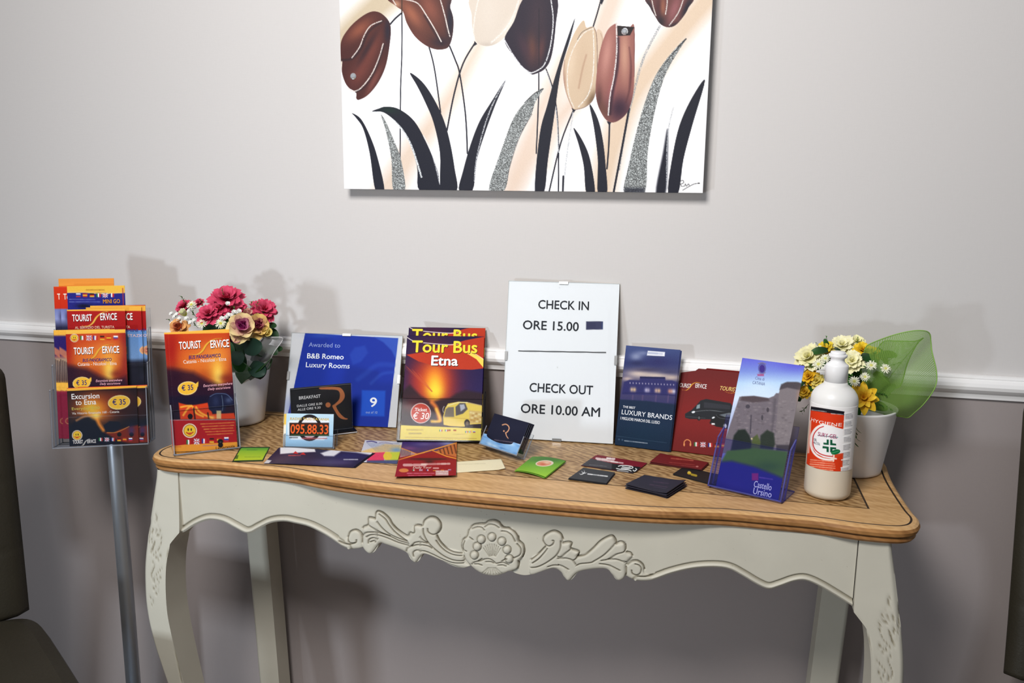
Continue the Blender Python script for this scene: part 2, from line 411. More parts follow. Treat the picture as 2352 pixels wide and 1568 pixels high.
# chair rail moulding
prof = [(0, RAILZ0), (-0.006, RAILZ0), (-0.007, RAILZ0+0.004), (-0.009, RAILZ0+0.009), (-0.014, RAILZ0+0.013), (-0.019, RAILZ0+0.018), (-0.021, RAILZ0+0.024), (-0.0195, RAILZ0+0.030), (-0.015, RAILZ0+0.034), (-0.0125, RAILZ0+0.0355), (-0.0135, RAILZ0+0.038), (-0.0120, RAILZ0+0.0405), (-0.008, RAILZ1), (0, RAILZ1)]
V = [(x, y, z) for x in (-3.2, 3.2) for y, z in prof]; n = len(prof)
Fc = [(i, i+1, n+i+1, n+i) for i in range(n-1)]
o = obj('trim_1', V, Fc, mat('white_rail_paint', (250, 249, 248), rough=0.35, spec=0.5, noise=0.02, nscale=8), smooth=False); o['kind'] = 'structure'
fm_ = mat('floor_tile', (150, 135, 118), rough=0.35, noise=0.08, nscale=6)
o = obj('floor', [(-3.2, -4, 0), (3.2, -4, 0), (3.2, 0.1, 0), (-3.2, 0.1, 0)], [(0, 1, 2, 3)], fm_); o['kind'] = 'structure'

# ================================================================== console table
def wood_material(name, base, dark, scale=1.0, figure=0.5, along='X'):
    M = bpy.data.materials.new(name); M.use_nodes = True; MATS[name] = M
    nt = M.node_tree; N = nt.nodes; L = nt.links; b = N['Principled BSDF']; b.inputs['Roughness'].default_value = 0.42; b.inputs['Specular IOR Level'].default_value = 0.35
    tc = N.new('ShaderNodeTexCoord'); mp = N.new('ShaderNodeMapping'); L.new(tc.outputs['Object'], mp.inputs[0])
    mp.inputs['Scale'].default_value = (4*scale, 60*scale, 60*scale) if along == 'X' else (60*scale, 4*scale, 60*scale)
    nz = N.new('ShaderNodeTexNoise'); nz.inputs['Scale'].default_value = 1; nz.inputs['Detail'].default_value = 8; nz.inputs['Distortion'].default_value = 0.6; L.new(mp.outputs[0], nz.inputs[0])
    mq = N.new('ShaderNodeMapping'); L.new(tc.outputs['Object'], mq.inputs[0]); mq.inputs['Scale'].default_value = (26, 70, 40) if along == 'X' else (70, 26, 40); mq.inputs['Rotation'].default_value = (0, 0, 0.25)
    wv = N.new('ShaderNodeTexWave'); wv.inputs['Scale'].default_value = 0.9; wv.inputs['Distortion'].default_value = 9; wv.inputs['Detail'].default_value = 3; wv.inputs['Detail Scale'].default_value = 1.2; wv.bands_direction = 'DIAGONAL'; L.new(mq.outputs[0], wv.inputs[0])
    mf = N.new('ShaderNodeMix'); mf.data_type = 'FLOAT'; mf.inputs[0].default_value = figure; L.new(nz.outputs['Fac'], mf.inputs[2]); L.new(wv.outputs['Fac'], mf.inputs[3])
    rp = N.new('ShaderNodeValToRGB'); rp.color_ramp.elements[0].position = 0.25; rp.color_ramp.elements[0].color = c4(*dark); rp.color_ramp.elements[1].position = 0.72; rp.color_ramp.elements[1].color = c4(*base)
    L.new(mf.outputs[0], rp.inputs[0]); L.new(rp.outputs[0], b.inputs['Base Color'])
    bp = N.new('ShaderNodeBump'); bp.inputs['Strength'].default_value = 0.12; bp.inputs['Distance'].default_value = 0.0015; L.new(nz.outputs['Fac'], bp.inputs['Height']); L.new(bp.outputs[0], b.inputs['Normal'])
    return M
OAK = wood_material('waxed_oak_border', (220, 179, 126), (182, 138, 86), 1.0, 0.14)
OAKP = wood_material('waxed_oak_panel', (190, 154, 106), (132, 96, 54), 1.0, 0.42)
GROOVE = mat('dark_groove_wax', (52, 38, 26), rough=0.6)
OAKE = wood_material('waxed_oak_edge', (182, 132, 78), (122, 80, 40), 1.0, 0.10)
TB = empty('console_table', (0, -0.2, 0), 'cream painted console table with oak top and carved apron against the wall', 'table')
half = [(0, -.382), (.10, -.381), (.20, -.377), (.28, -.368), (.35, -.354), (.42, -.352), (.465, -.351), (.495, -.352), (.52, -.356), (.545, -.359), (.575, -.359), (.60, -.355), (.618, -.343), (.628, -.325), (.6315, -.305), (.629, -.28), (.6275, -.24), (.6265, -.19), (.627, -.14), (.630, -.09), (.633, -.06), (.632, -.035), (.626, -.024), (.612, -.022)]
hc = cr(half, 4)
ol = np.concatenate([hc, np.stack([-hc[::-1, 0], hc[::-1, 1]], 1)[:-1]])      # right half then left half, closed at the back
def inset(P, d):
    a = np.roll(P, 1, 0); b = np.roll(P, -1, 0); t = b-a; t /= np.linalg.norm(t, axis=1)[:, None]+1e-12
    return P+d*np.stack([-t[:, 1], t[:, 0]], 1)
def ringstrip(mb, rings, mats_, smooth=True):
    n = len(rings[0])
    for a, b, mi in zip(rings[:-1], rings[1:], mats_):
        mb.add(np.concatenate([a, b]), [(k, (k+1) % n, n+(k+1) % n, n+k) for k in range(n)], mi, smooth=smooth)
def ring(d, z): P = inset(ol, d); return np.concatenate([P, np.full((len(P), 1), z)], 1)
mb = MB()
pr = [(0.0140, .8000), (0.0125, .7985), (0.0110, .8000), (0.0055, .7995), (0.0020, .7970), (0.0, .7925), (0.0015, .7875), (0.005, .7850), (0.0070, .7835), (0.0050, .7815), (0.0045, .7790), (0.007, .7755), (0.012, .7740), (0.03, .7735)]
rr = [ring(d, z) for d, z in pr]
for i in range(len(rr)-1):
    mi = 1 if i in (0, 1, 7) else (0 if i in (2, 3) else 2)
    ringstrip(mb, [rr[i], rr[i+1]], [mi], smooth=(i not in (0, 1, 7)))
nn = len(ol)
mb.add(rr[-1], [tuple(range(nn))[::-1]], 0)
# top field: border boards and a panel framed by a dark line
px0, px1, py0, py1 = -0.565, 0.565, -0.284, -0.05
g = 0.0014
inner = rr[0]
def ring_rect(x0, x1, y0, y1, z=0.8):
    out = []
    for x, y in inner[:, :2]:
        out.append((min(max(x, x0), x1), min(max(y, y0), y1), z))
    return np.array(out)
cxy = inner[:, :2]
# border: fan of quads from the edge ring to the panel rectangle
R0 = ring_rect(px0-g, px1+g, py0-g, py1+g); R1 = ring_rect(px0+g, px1-g, py0+g, py1-g)
# keep the corner points exact
for R, e in ((R0, g), (R1, -g)):
    for cx_, cy_ in ((px1+e, py0-e), (px1+e, py1+e), (px0-e, py1+e), (px0-e, py0-e)):
        k = int(np.argmin((inner[:, 0]-cx_*1.08)**2+(inner[:, 1]-cy_*1.08)**2)); R[k, :2] = (cx_, cy_)
ringstrip(mb, [inner, R0], [0], smooth=False)
R1d = R1.copy(); R1d[:, 2] = 0.7992
ringstrip(mb, [R0, R1d], [1], smooth=False)
mb.add([(px0+g, py0+g, .7997), (px1-g, py0+g, .7997), (px1-g, py1-g, .7997), (px0+g, py1-g, .7997)], [(0, 1, 2, 3)], 3)
# two thin board joints along the front border
o = mb.build('tabletop', [OAK, GROOVE, OAKE, OAKP], TB)

# ---- apron with carved relief
bprof = np.array([(414.5, 1221), (424, 1221), (448, 1205.6), (472, 1195), (491, 1193), (515, 1198), (541, 1211.6), (563.5, 1222.8), (579, 1222), (596, 1213), (623.7, 1200), (653, 1196.6), (678.8, 1201), (712.5, 1209.7), (750, 1229), (780, 1249), (797, 1257.7), (813, 1260), (833.5, 1256), (842, 1265.6), (852, 1270), (861, 1266), (868, 1254), (872.5, 1246), (888, 1248), (910, 1255.5), (933, 1267), (943, 1283), (953.5, 1291), (963.6, 1286), (972, 1270), (986.7, 1271.4), (1011, 1284.4), (1040, 1299), (1062, 1303.5), (1082, 1298), (1092, 1307.7), (1107, 1315), (1126.7, 1320), (1144, 1320.5), (1157, 1315.8), (1169, 1308), (1175.5, 1310), (1184, 1316), (1202.6, 1320.5), (1219, 1318.8), (1243.8, 1310), (1267.6, 1304), (1279.5, 1305.5), (1288, 1311.4), (1296, 1324.5), (1305.7, 1332), (1315, 1329), (1330.7, 1311.4), (1354.5, 1305.5), (1386.7, 1303.7), (1398.6, 1306.7), (1405.7, 1317.4), (1414, 1329), (1421, 1332), (1430.7, 1328.7), (1436.7, 1321), (1452, 1329), (1470, 1332.6), (1500, 1330.5), (1542, 1316), (1590.7, 1304.7), (1639, 1301.4), (1675, 1306), (1707, 1322.5), (1740, 1342), (1765.7, 1351.6), (1791.6, 1345), (1824, 1333.8), (1850, 1332), (1882, 1345), (1921, 1368), (1957, 1390.5)])
YA = -0.342
bw = np.array([wy(p, YA) for p in cr(bprof, 4)]); bx, bz = bw[:, 0], bw[:, 2]
s = np.argsort(bx); bx, bz = bx[s], bz[s]
NXA, NZA = 980, 150
xs = np.linspace(bx.min(), bx.max(), NXA); zb = np.interp(xs, bx, bz); ztop = 0.7745
t = np.linspace(0, 1, NZA)**0.8
GX = np.repeat(xs[:, None], NZA, 1); GZ = ztop+(zb[:, None]-ztop)*t[None, :]
P = np.stack([GX.ravel(), np.full(GX.size, YA), GZ.ravel()], 1); px, py = proj(P)
A = Art(px, py, (NXA, NZA)); CREAM = (193, 189, 174)
A.fill(CREAM)
A.mix((np.random.RandomState(3).rand(len(px)) > 0.9996)*0.6, (120, 108, 88))
bpx, bpyy = proj(np.stack([bx, np.full(len(bx), YA), bz], 1))
# beading along the lower edge and the dark line above it
edge = np.stack([bpx, bpyy], 1)
e1 = edge[edge[:, 0] < 800]; e2 = edge[edge[:, 0] > 1462]
for e in (e1, e2):
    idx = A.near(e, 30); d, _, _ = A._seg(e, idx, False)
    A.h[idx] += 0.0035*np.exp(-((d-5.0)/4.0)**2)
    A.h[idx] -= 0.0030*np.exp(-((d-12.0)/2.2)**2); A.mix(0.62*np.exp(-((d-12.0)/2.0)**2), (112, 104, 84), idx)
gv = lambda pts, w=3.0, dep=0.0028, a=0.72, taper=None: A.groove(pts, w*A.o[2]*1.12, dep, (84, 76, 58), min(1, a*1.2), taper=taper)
# left foliage
A.crop(780, 1150, 6.918)
A.raise_([(375, 430), (455, 380), (465, 265), (560, 265), (600, 160), (690, 180), (800, 290), (930, 460), (1100, 570), (1190, 380), (1310, 385), (1390, 270), (1480, 250), (1580, 300), (1620, 400), (1560, 520), (1600, 640), (1720, 740), (1960, 820), (2000, 960), (2090, 1020), (1950, 1060), (1600, 930), (1330, 850), (1200, 975), (1060, 810), (750, 690), (640, 670), (500, 830), (380, 740), (370, 560)], 0.0042, 60)
A.raise_([(140, 560), (220, 455), (320, 490), (370, 600), (370, 730), (240, 755), (120, 740), (0, 680), (60, 640)], 0.0036, 50)
for l in ([(370, 430), (390, 405), (455, 372), (460, 285), (480, 258), (560, 272)], [(575, 280), (580, 190), (620, 158), (700, 190), (790, 275), (850, 370), (930, 455), (1060, 545), (1100, 545)], [(640, 200), (740, 280), (800, 370), (880, 470), (1000, 570), (1090, 630)], [(610, 320), (700, 430), (830, 530), (1000, 600), (1080, 630)], [(470, 375), (560, 430), (680, 495), (810, 545)], [(370, 540), (430, 495), (520, 485), (640, 495), (800, 545), (960, 620), (1110, 665)], [(440, 560), (520, 525), (640, 535), (780, 580), (950, 650), (1110, 695)], [(470, 660), (480, 605), (540, 575), (620, 590)], [(590, 640), (560, 620), (500, 640)], [(140, 570), (170, 490), (260, 455), (340, 500), (370, 570), (370, 650)], [(280, 610), (270, 650), (220, 665), (160, 640), (140, 570)], [(0, 630), (80, 665), (170, 680), (240, 660)], [(1100, 540), (1120, 505), (1200, 490), (1190, 400), (1240, 378), (1310, 390)], [(1330, 380), (1350, 310), (1440, 250), (1540, 265), (1610, 350), (1610, 450), (1560, 510), (1480, 520), (1420, 480), (1410, 430)], [(1340, 430), (1350, 520), (1420, 650), (1530, 760), (1680, 870), (1830, 930), (1980, 940)], [(1550, 540), (1600, 640), (1700, 740), (1820, 800), (1950, 822)], [(1545, 620), (1620, 720), (1720, 800), (1830, 845), (1950, 858)], [(1160, 700), (1210, 650), (1300, 640), (1400, 660)], [(1160, 710), (1250, 685), (1400, 700), (1480, 740)], [(1190, 870), (1180, 810), (1230, 770), (1300, 780), (1380, 790), (1500, 840), (1640, 910), (1800, 970), (1980, 975)], [(1070, 790), (1090, 740), (1160, 700)], [(1290, 560), (1340, 610), (1420, 660)]):
    gv(l, 2.6)
# centre shell
A.crop(1040, 1170, 9.225)
A.raise_([(230, 880), (190, 680), (320, 520), (360, 380), (520, 300), (690, 290), (860, 220), (1020, 280), (1090, 370), (1280, 390), (1390, 520), (1410, 650), (1520, 780), (1500, 960), (1420, 1080), (1400, 1230), (1260, 1290), (1080, 1345), (880, 1388), (620, 1340), (400, 1190), (270, 1040)], 0.0062, 90)
for l in ([(235, 890), (195, 780), (215, 640), (310, 550), (350, 420), (440, 320), (580, 290), (690, 285), (760, 235), (880, 215), (990, 260), (1080, 365), (1210, 385), (1320, 450), (1390, 560), (1410, 650), (1500, 740), (1525, 880), (1480, 1000)], [(420, 380), (540, 345), (640, 360), (690, 410)], [(690, 345), (780, 290), (900, 300), (1000, 360)], [(1050, 430), (1160, 445), (1270, 520), (1340, 650)], [(380, 560), (450, 610)], [(240, 820), (235, 740), (270, 640)], [(240, 830), (310, 855)], [(250, 960), (290, 1060), (390, 1165)], [(1400, 1060), (1410, 1150), (1370, 1240), (1280, 1290)], [(420, 1130), (480, 1085), (600, 1060), (700, 1020), (810, 1020), (900, 1080), (940, 1110), (1080, 1090), (1200, 1140)], [(480, 1125), (560, 1125), (640, 1150)], [(720, 1075), (820, 1075), (890, 1105)], [(980, 1150), (1070, 1145), (1150, 1170)], [(640, 1010), (560, 1060)], [(1170, 1000), (1060, 1060)], [(1380, 700), (1460, 800), (1440, 930), (1300, 1000)]):
    gv(l, 2.4)
for x, y in ((625, 600), (850, 550), (1060, 640), (540, 750), (1170, 815), (480, 930), (1215, 1010)):
    tt = np.linspace(0, 2*math.pi, 14); ringp = np.stack([x+88*np.cos(tt), y+88*np.sin(tt)], 1)
    gv(ringp, 2.0, 0.002, 0.6)
    idx = A.near(ringp, 10); r2 = ((A.x[idx]-x)**2+(A.y[idx]-y)**2)/80.0**2; A.h[idx] += 0.004*np.sqrt(np.clip(1-r2, 0, 1))
for k in range(9):
    a = -0.75+k*0.19; gv([(860+90*math.sin(a), 1010-60*math.cos(a)), (850+330*math.sin(a)*0.8, 1010-310*math.cos(a))], 1.6, 0.0016, 0.4)
for k in range(8):
    a = -0.7+k*0.2; gv([(850+120*math.sin(a), 1200), (850+330*math.sin(a), 1220+130*math.cos(a))], 1.6, 0.0014, 0.35)
# right foliage
A.crop(1220, 1190, 8.4)
A.raise_([(0, 780), (170, 650), (280, 530), (230, 390), (330, 270), (470, 240), (600, 330), (620, 460), (760, 450), (790, 580), (930, 640), (900, 720), (1080, 660), (1250, 520), (1400, 390), (1570, 330), (1650, 470), (1800, 460), (1840, 630), (1960, 710), (1840, 860), (1820, 1100), (1690, 1190), (1560, 1070), (1400, 960), (930, 1020), (720, 1195), (570, 1020), (400, 960), (0, 1080)], 0.0042, 70)
A.raise_([(1840, 900), (1930, 820), (2070, 815), (2180, 920), (2180, 1040), (2352, 1110), (2352, 1180), (2100, 1195), (1900, 1140), (1830, 1060)], 0.0036, 60)
for l in ([(0, 790), (130, 690), (240, 580), (285, 520), (235, 430), (260, 330), (380, 250), (480, 240), (580, 300), (620, 400)], [(285, 500), (360, 520), (430, 480), (445, 420), (420, 415)], [(580, 430), (570, 560), (500, 690), (380, 790), (230, 880), (110, 925), (0, 935)], [(610, 470), (730, 450), (790, 480), (770, 570), (900, 620), (930, 660), (880, 750), (830, 790)], [(520, 720), (580, 730), (680, 650), (760, 590)], [(520, 760), (680, 755), (800, 790), (870, 870)], [(910, 725), (1050, 690), (1200, 570), (1330, 440), (1480, 350), (1580, 335), (1640, 420), (1640, 480)], [(1620, 480), (1530, 580), (1400, 700), (1220, 810), (1150, 840), (960, 860), (880, 895)], [(1650, 480), (1720, 445), (1800, 470), (1830, 540), (1800, 630), (1650, 680), (1500, 770), (1360, 800)], [(1840, 640), (1920, 660), (1960, 715)], [(1500, 775), (1650, 775), (1760, 810), (1840, 830)], [(1860, 880), (1950, 820), (2060, 815), (2160, 890), (2190, 980)], [(1945, 990), (1960, 1050), (2040, 1080), (2110, 1040), (2130, 950), (2080, 890), (2010, 870)], [(2060, 1105), (2200, 1110), (2352, 1085)], [(1840, 930), (1840, 1030), (1825, 1090)], [(540, 880), (640, 920), (730, 970)], [(1330, 860), (1480, 880), (1600, 930), (1720, 990)], [(330, 920), (430, 890), (540, 890)], [(30, 850), (150, 770), (260, 650), (320, 570)]):
    gv(l, 2.6)
P[:, 1] -= A.h
cols = lin(np.clip(A.col, 0, 255))
i, j = np.meshgrid(np.arange(NXA-1), np.arange(NZA-1)); i, j = i.ravel(), j.ravel(); a = i*NZA+j
Fc = np.stack([a, a+1, a+NZA+1, a+NZA], 1).tolist()
k = len(P); B = []
for ii in range(0, NXA): B += [(xs[ii], YA+0.022, zb[ii]), (xs[ii], YA+0.022, ztop)]
for ii in range(NXA-1):
    Fc.append([ii*NZA+NZA-1, k+2*ii, k+2*ii+2, (ii+1)*NZA+NZA-1]); Fc.append([k+2*ii, k+2*ii+1, k+2*ii+3, k+2*ii+2])
V = np.concatenate([P, np.array(B)]); cols = np.concatenate([cols, np.tile(lin(CREAM), (len(B), 1))])
PAINT = mat('antiqued_cream_paint', vcol=True, rough=0.5, spec=0.35, noise=0.035, nscale=14, bump=0.05, bscale=120)
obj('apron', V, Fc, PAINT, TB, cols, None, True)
# side and back rails
for sx in (-1, 1):
    mb = MB(); wbox(mb, (min(sx*.572, sx*.555), -.30, .67), (max(sx*.572, sx*.555), -.05, .7745), 0, lin(CREAM)); mb.build('side_rail', PAINT, TB, True)
mb = MB(); wbox(mb, (-.555, -.055, .69), (.555, -.037, .7745), 0, lin(CREAM)); mb.build('back_rail', PAINT, TB, True)
# ---- cabriole legs
YL = -0.3445
XR = 0.5*(wy((1974, 1230), YL)[0]+wy((1962, 1379), YL)[0])
_o = np.array([wy(p, YL) for p in ((359, 1082.7), (354, 1125), (347.5, 1189.7), (342, 1254.5), (340, 1303), (342, 1368), (347.5, 1416.6), (359, 1478), (383, 1568))])
_i = np.array([wy(p, YL) for p in ((399.4, 1241.5), (391.3, 1280), (389.7, 1335.5), (393, 1400), (404, 1468), (423.7, 1568))])
XS = -0.5*(wy((412.4, 1086), YL)[0]+wy((413.4, 1219), YL)[0])            # seam between leg and apron
z_in = wy((413.4, 1219), YL)[2]
oz = np.concatenate([_o[:, 2], [.26, .19, .12, .06, .03, 0]]); ox_ = np.concatenate([-_o[:, 0], -_o[-1, 0]-np.array([.020, .030, .033, .024, .010, .008])])
iz = np.concatenate([_i[:, 2], [.26, .19, .12, .06, .03, 0]]); ix_ = np.concatenate([-_i[:, 0], -_i[-1, 0]-np.array([.016, .025, .027, .020, .012, .011])])
lz = np.array([.7745, .747, .695, .641, .601, .547, .507, .455, .381, .30, .22, .14, .07, .03, 0.0])
lbulge = np.array([0, .001, .004, .009, .012, .0125, .012, .009, .003, -.006, -.012, -.014, -.010, -.002, 0])
def leg(sx, front):
    nz = 170; z = np.linspace(.7745, 0, nz)
    xo = np.interp(z, oz[::-1], ox_[::-1]); xi = np.interp(z, iz[::-1], ix_[::-1]); bu = np.interp(z, lz[::-1], lbulge[::-1])
    ks = np.ones(9)/9
    sm = lambda q: np.convolve(np.pad(q, 4, mode='edge'), ks, 'valid')
    xo, bu = sm(xo), sm(bu); xi = (np.where(z > z_in, XS, np.minimum(XS+.04, np.interp(z, [iz[0], z_in], [ix_[0], XS]))) if front else xi); xi = np.where(z < iz[0], sm(np.interp(z, iz[::-1], ix_[::-1])), xi)
    if not front:
        xo = np.interp(z, [0, .15, .35, .6, .78], [.612, .598, .606, .616, .616]); xi = xo-0.049
    nf, ns = 26, 8
    V = []; NN = 2*nf+2*ns
    dep = 0.052
    for q in range(nz):
        if front: yf = YL-bu[q]; yb = yf+dep+bu[q]*0.6
        else: yf = -.068; yb = -.022
        for a in np.linspace(0, 1, nf, endpoint=False): V.append((xo[q]+(xi[q]-xo[q])*a, yf+0.004*(1-min(1, a*nf/2.5)), z[q]))      # front face, outer to inner
        for a in np.linspace(0, 1, ns, endpoint=False): V.append((xi[q], yf+(yb-yf)*a, z[q]))
        for a in np.linspace(0, 1, nf, endpoint=False): V.append((xi[q]+(xo[q]-xi[q])*a, yb, z[q]))
        for a in np.linspace(0, 1, ns, endpoint=False): V.append((xo[q], yb+(yf+0.004-yb)*a, z[q]))
    V = np.array(V); V[:, 0] *= -1                                  # built as the left leg
    px, py = proj(V); A = Art(px, py, (nz, NN)); A.fill(CREAM)
    if front:
        A.crop(320, 1060, 3.085)
        g2 = lambda pts, w=2.2: A.groove(pts, w*3.0, 0.0022, (104, 94, 70), 0.7)
        g2([(288, 500), (245, 545), (205, 630), (188, 760), (188, 900), (200, 1050), (235, 1250), (300, 1568)], 2.4)
        for l in ([(105, 365), (125, 385), (118, 410), (150, 425)], [(105, 430), (130, 440), (145, 480), (140, 520), (118, 515), (115, 490), (135, 480)], [(148, 490), (155, 560), (135, 620), (105, 655), (80, 670)], [(95, 480), (85, 560), (100, 590), (80, 640)], [(115, 680), (150, 665), (155, 690), (130, 697), (128, 680)], [(90, 700), (105, 740), (85, 800), (95, 850)], [(160, 755), (120, 800), (100, 850), (150, 820), (130, 870), (95, 900)], [(90, 910), (125, 890), (138, 915), (120, 935), (105, 920)], [(75, 960), (100, 985), (85, 1015)], [(80, 420), (70, 520), (70, 600)], [(110, 560), (95, 620), (75, 650)]):
            g2(l, 1.5)
        A.crop(0, 0, 1)
        # only the front and outer faces carry the carving
        fid = np.tile(np.arange(NN), nz); keep = (fid < nf) | (fid >= 2*nf+ns)
        A.h *= keep; A.col = np.where(keep[:, None], A.col, np.array(CREAM, float))
        V[:, 1] -= np.where(fid < nf, A.h, 0)
    V[:, 0] = V[:, 0] if sx < 0 else (XR-XS)-V[:, 0]
    Fc = [(q*NN+k, q*NN+(k+1) % NN, (q+1)*NN+(k+1) % NN, (q+1)*NN+k) for q in range(nz-1) for k in range(NN)]
    Fc.append(tuple((nz-1)*NN+k for k in range(NN)))
    if sx > 0: Fc = [f[::-1] for f in Fc]
    o = obj('leg', V, Fc, PAINT, TB, lin(np.clip(A.col, 0, 255)), None, True)
    md = o.modifiers.new('edges', 'EDGE_SPLIT'); md.split_angle = math.radians(50)
for sx in (-1, 1):
    leg(sx, True); leg(sx, False)

# ================================================================== chairs
LEATHER = mat('dark_olive_leather', (50, 46, 36), rough=0.5, spec=0.35, noise=0.12, nscale=5, bump=0.25, bscale=260)
CHLEG = mat('dark_stained_wood', (38, 28, 22), rough=0.4, noise=0.1, nscale=20)
def chair(loc, rot, label):
    c = empty('dining_chair', (0, 0, 0), label, 'chair', 'leather chairs either side of the table')
    def slab(name, outline, y_of, th, hollows, zsign):
        pass
    # backrest: a tall upholstered panel, slightly curved, stitched into horizontal bands
    nx, nz = 20, 60; V = []; NN = 2*(nx+1)
    zs = np.linspace(0.455, 0.945, nz+1)
    for z in zs:
        tz = (z-0.455)/0.49; w = 0.225+0.008*tz; yc = 0.02+0.05*tz**1.2
        ends = max(0.0, (z-0.905)/0.04); w2 = w-0.03*ends**2
        seam = sum(math.exp(-((z-s)/0.006)**2) for s in (0.585, 0.715, 0.845))
        for side in (0, 1):
            for k in range(nx+1):
                a = -1+2*k/nx if side == 0 else 1-2*k/nx
                r = (1-abs(a)**6)**0.5 if abs(a) < 1 else 0
                tk = 0.024*r*(1-0.12*seam)*(1-0.75*ends**2)+0.002
                V.append((w2*a, yc+0.012*(1-a*a)+(-tk if side == 0 else tk), z))
    Fc = [(q*NN+k, q*NN+(k+1) % NN, (q+1)*NN+(k+1) % NN, (q+1)*NN+k) for q in range(nz) for k in range(NN)]
    Fc += [tuple(range(NN))[::-1], tuple(nz*NN+k for k in range(NN))]
    obj('backrest', V, Fc, LEATHER, c, None, None, True)
    # seat cushion with rounded front corners
    n = 56; rings = []
    for d, z in ((0.03, 0.385), (0.004, 0.39), (0.0, 0.41), (0.0, 0.44), (0.008, 0.458), (0.03, 0.468), (0.08, 0.473)):
        R = []
        for k in range(n):
            a = 2*math.pi*k/n; ca, sa = math.cos(a), math.sin(a); e = 0.28
            R.append(((0.235-d)*math.copysign(abs(ca)**e, ca), -0.215+(0.225-d)*math.copysign(abs(sa)**e, sa), z))
        rings.append(np.array(R))
    mb = MB(); ringstrip(mb, rings, [0]*6); mb.add(rings[-1], [tuple(range(n))]); mb.add(rings[0], [tuple(range(n))[::-1]])
    mb.build('seat', LEATHER, c)
    for x, y, lx, ly in ((-.19, -.39, -.2, -.41), (.19, -.39, .2, -.41), (-.19, -.02, -.2, 0.04), (.19, -.02, .2, 0.04)):
        V = [(lx+a*.014, ly+b*.014, 0) for a, b in ((-1, -1), (1, -1), (1, 1), (-1, 1))]+[(x+a*.021, y+b*.021, .39) for a, b in ((-1, -1), (1, -1), (1, 1), (-1, 1))]
        obj('leg', V, [(3, 2, 1, 0), (4, 5, 6, 7)]+[(i, (i+1) % 4, 4+(i+1) % 4, 4+i) for i in range(4)], CHLEG, c)
    c.location = loc; c.rotation_euler = (0, 0, rot)
    return c
chair((-1.045, -0.518, 0), math.radians(55), 'dark leather dining chair at the left edge, its seat showing below the leaflet stand')
chair((1.066, -0.125, 0), math.radians(-4), 'dark leather dining chair at the right edge, only a sliver of its backrest showing')

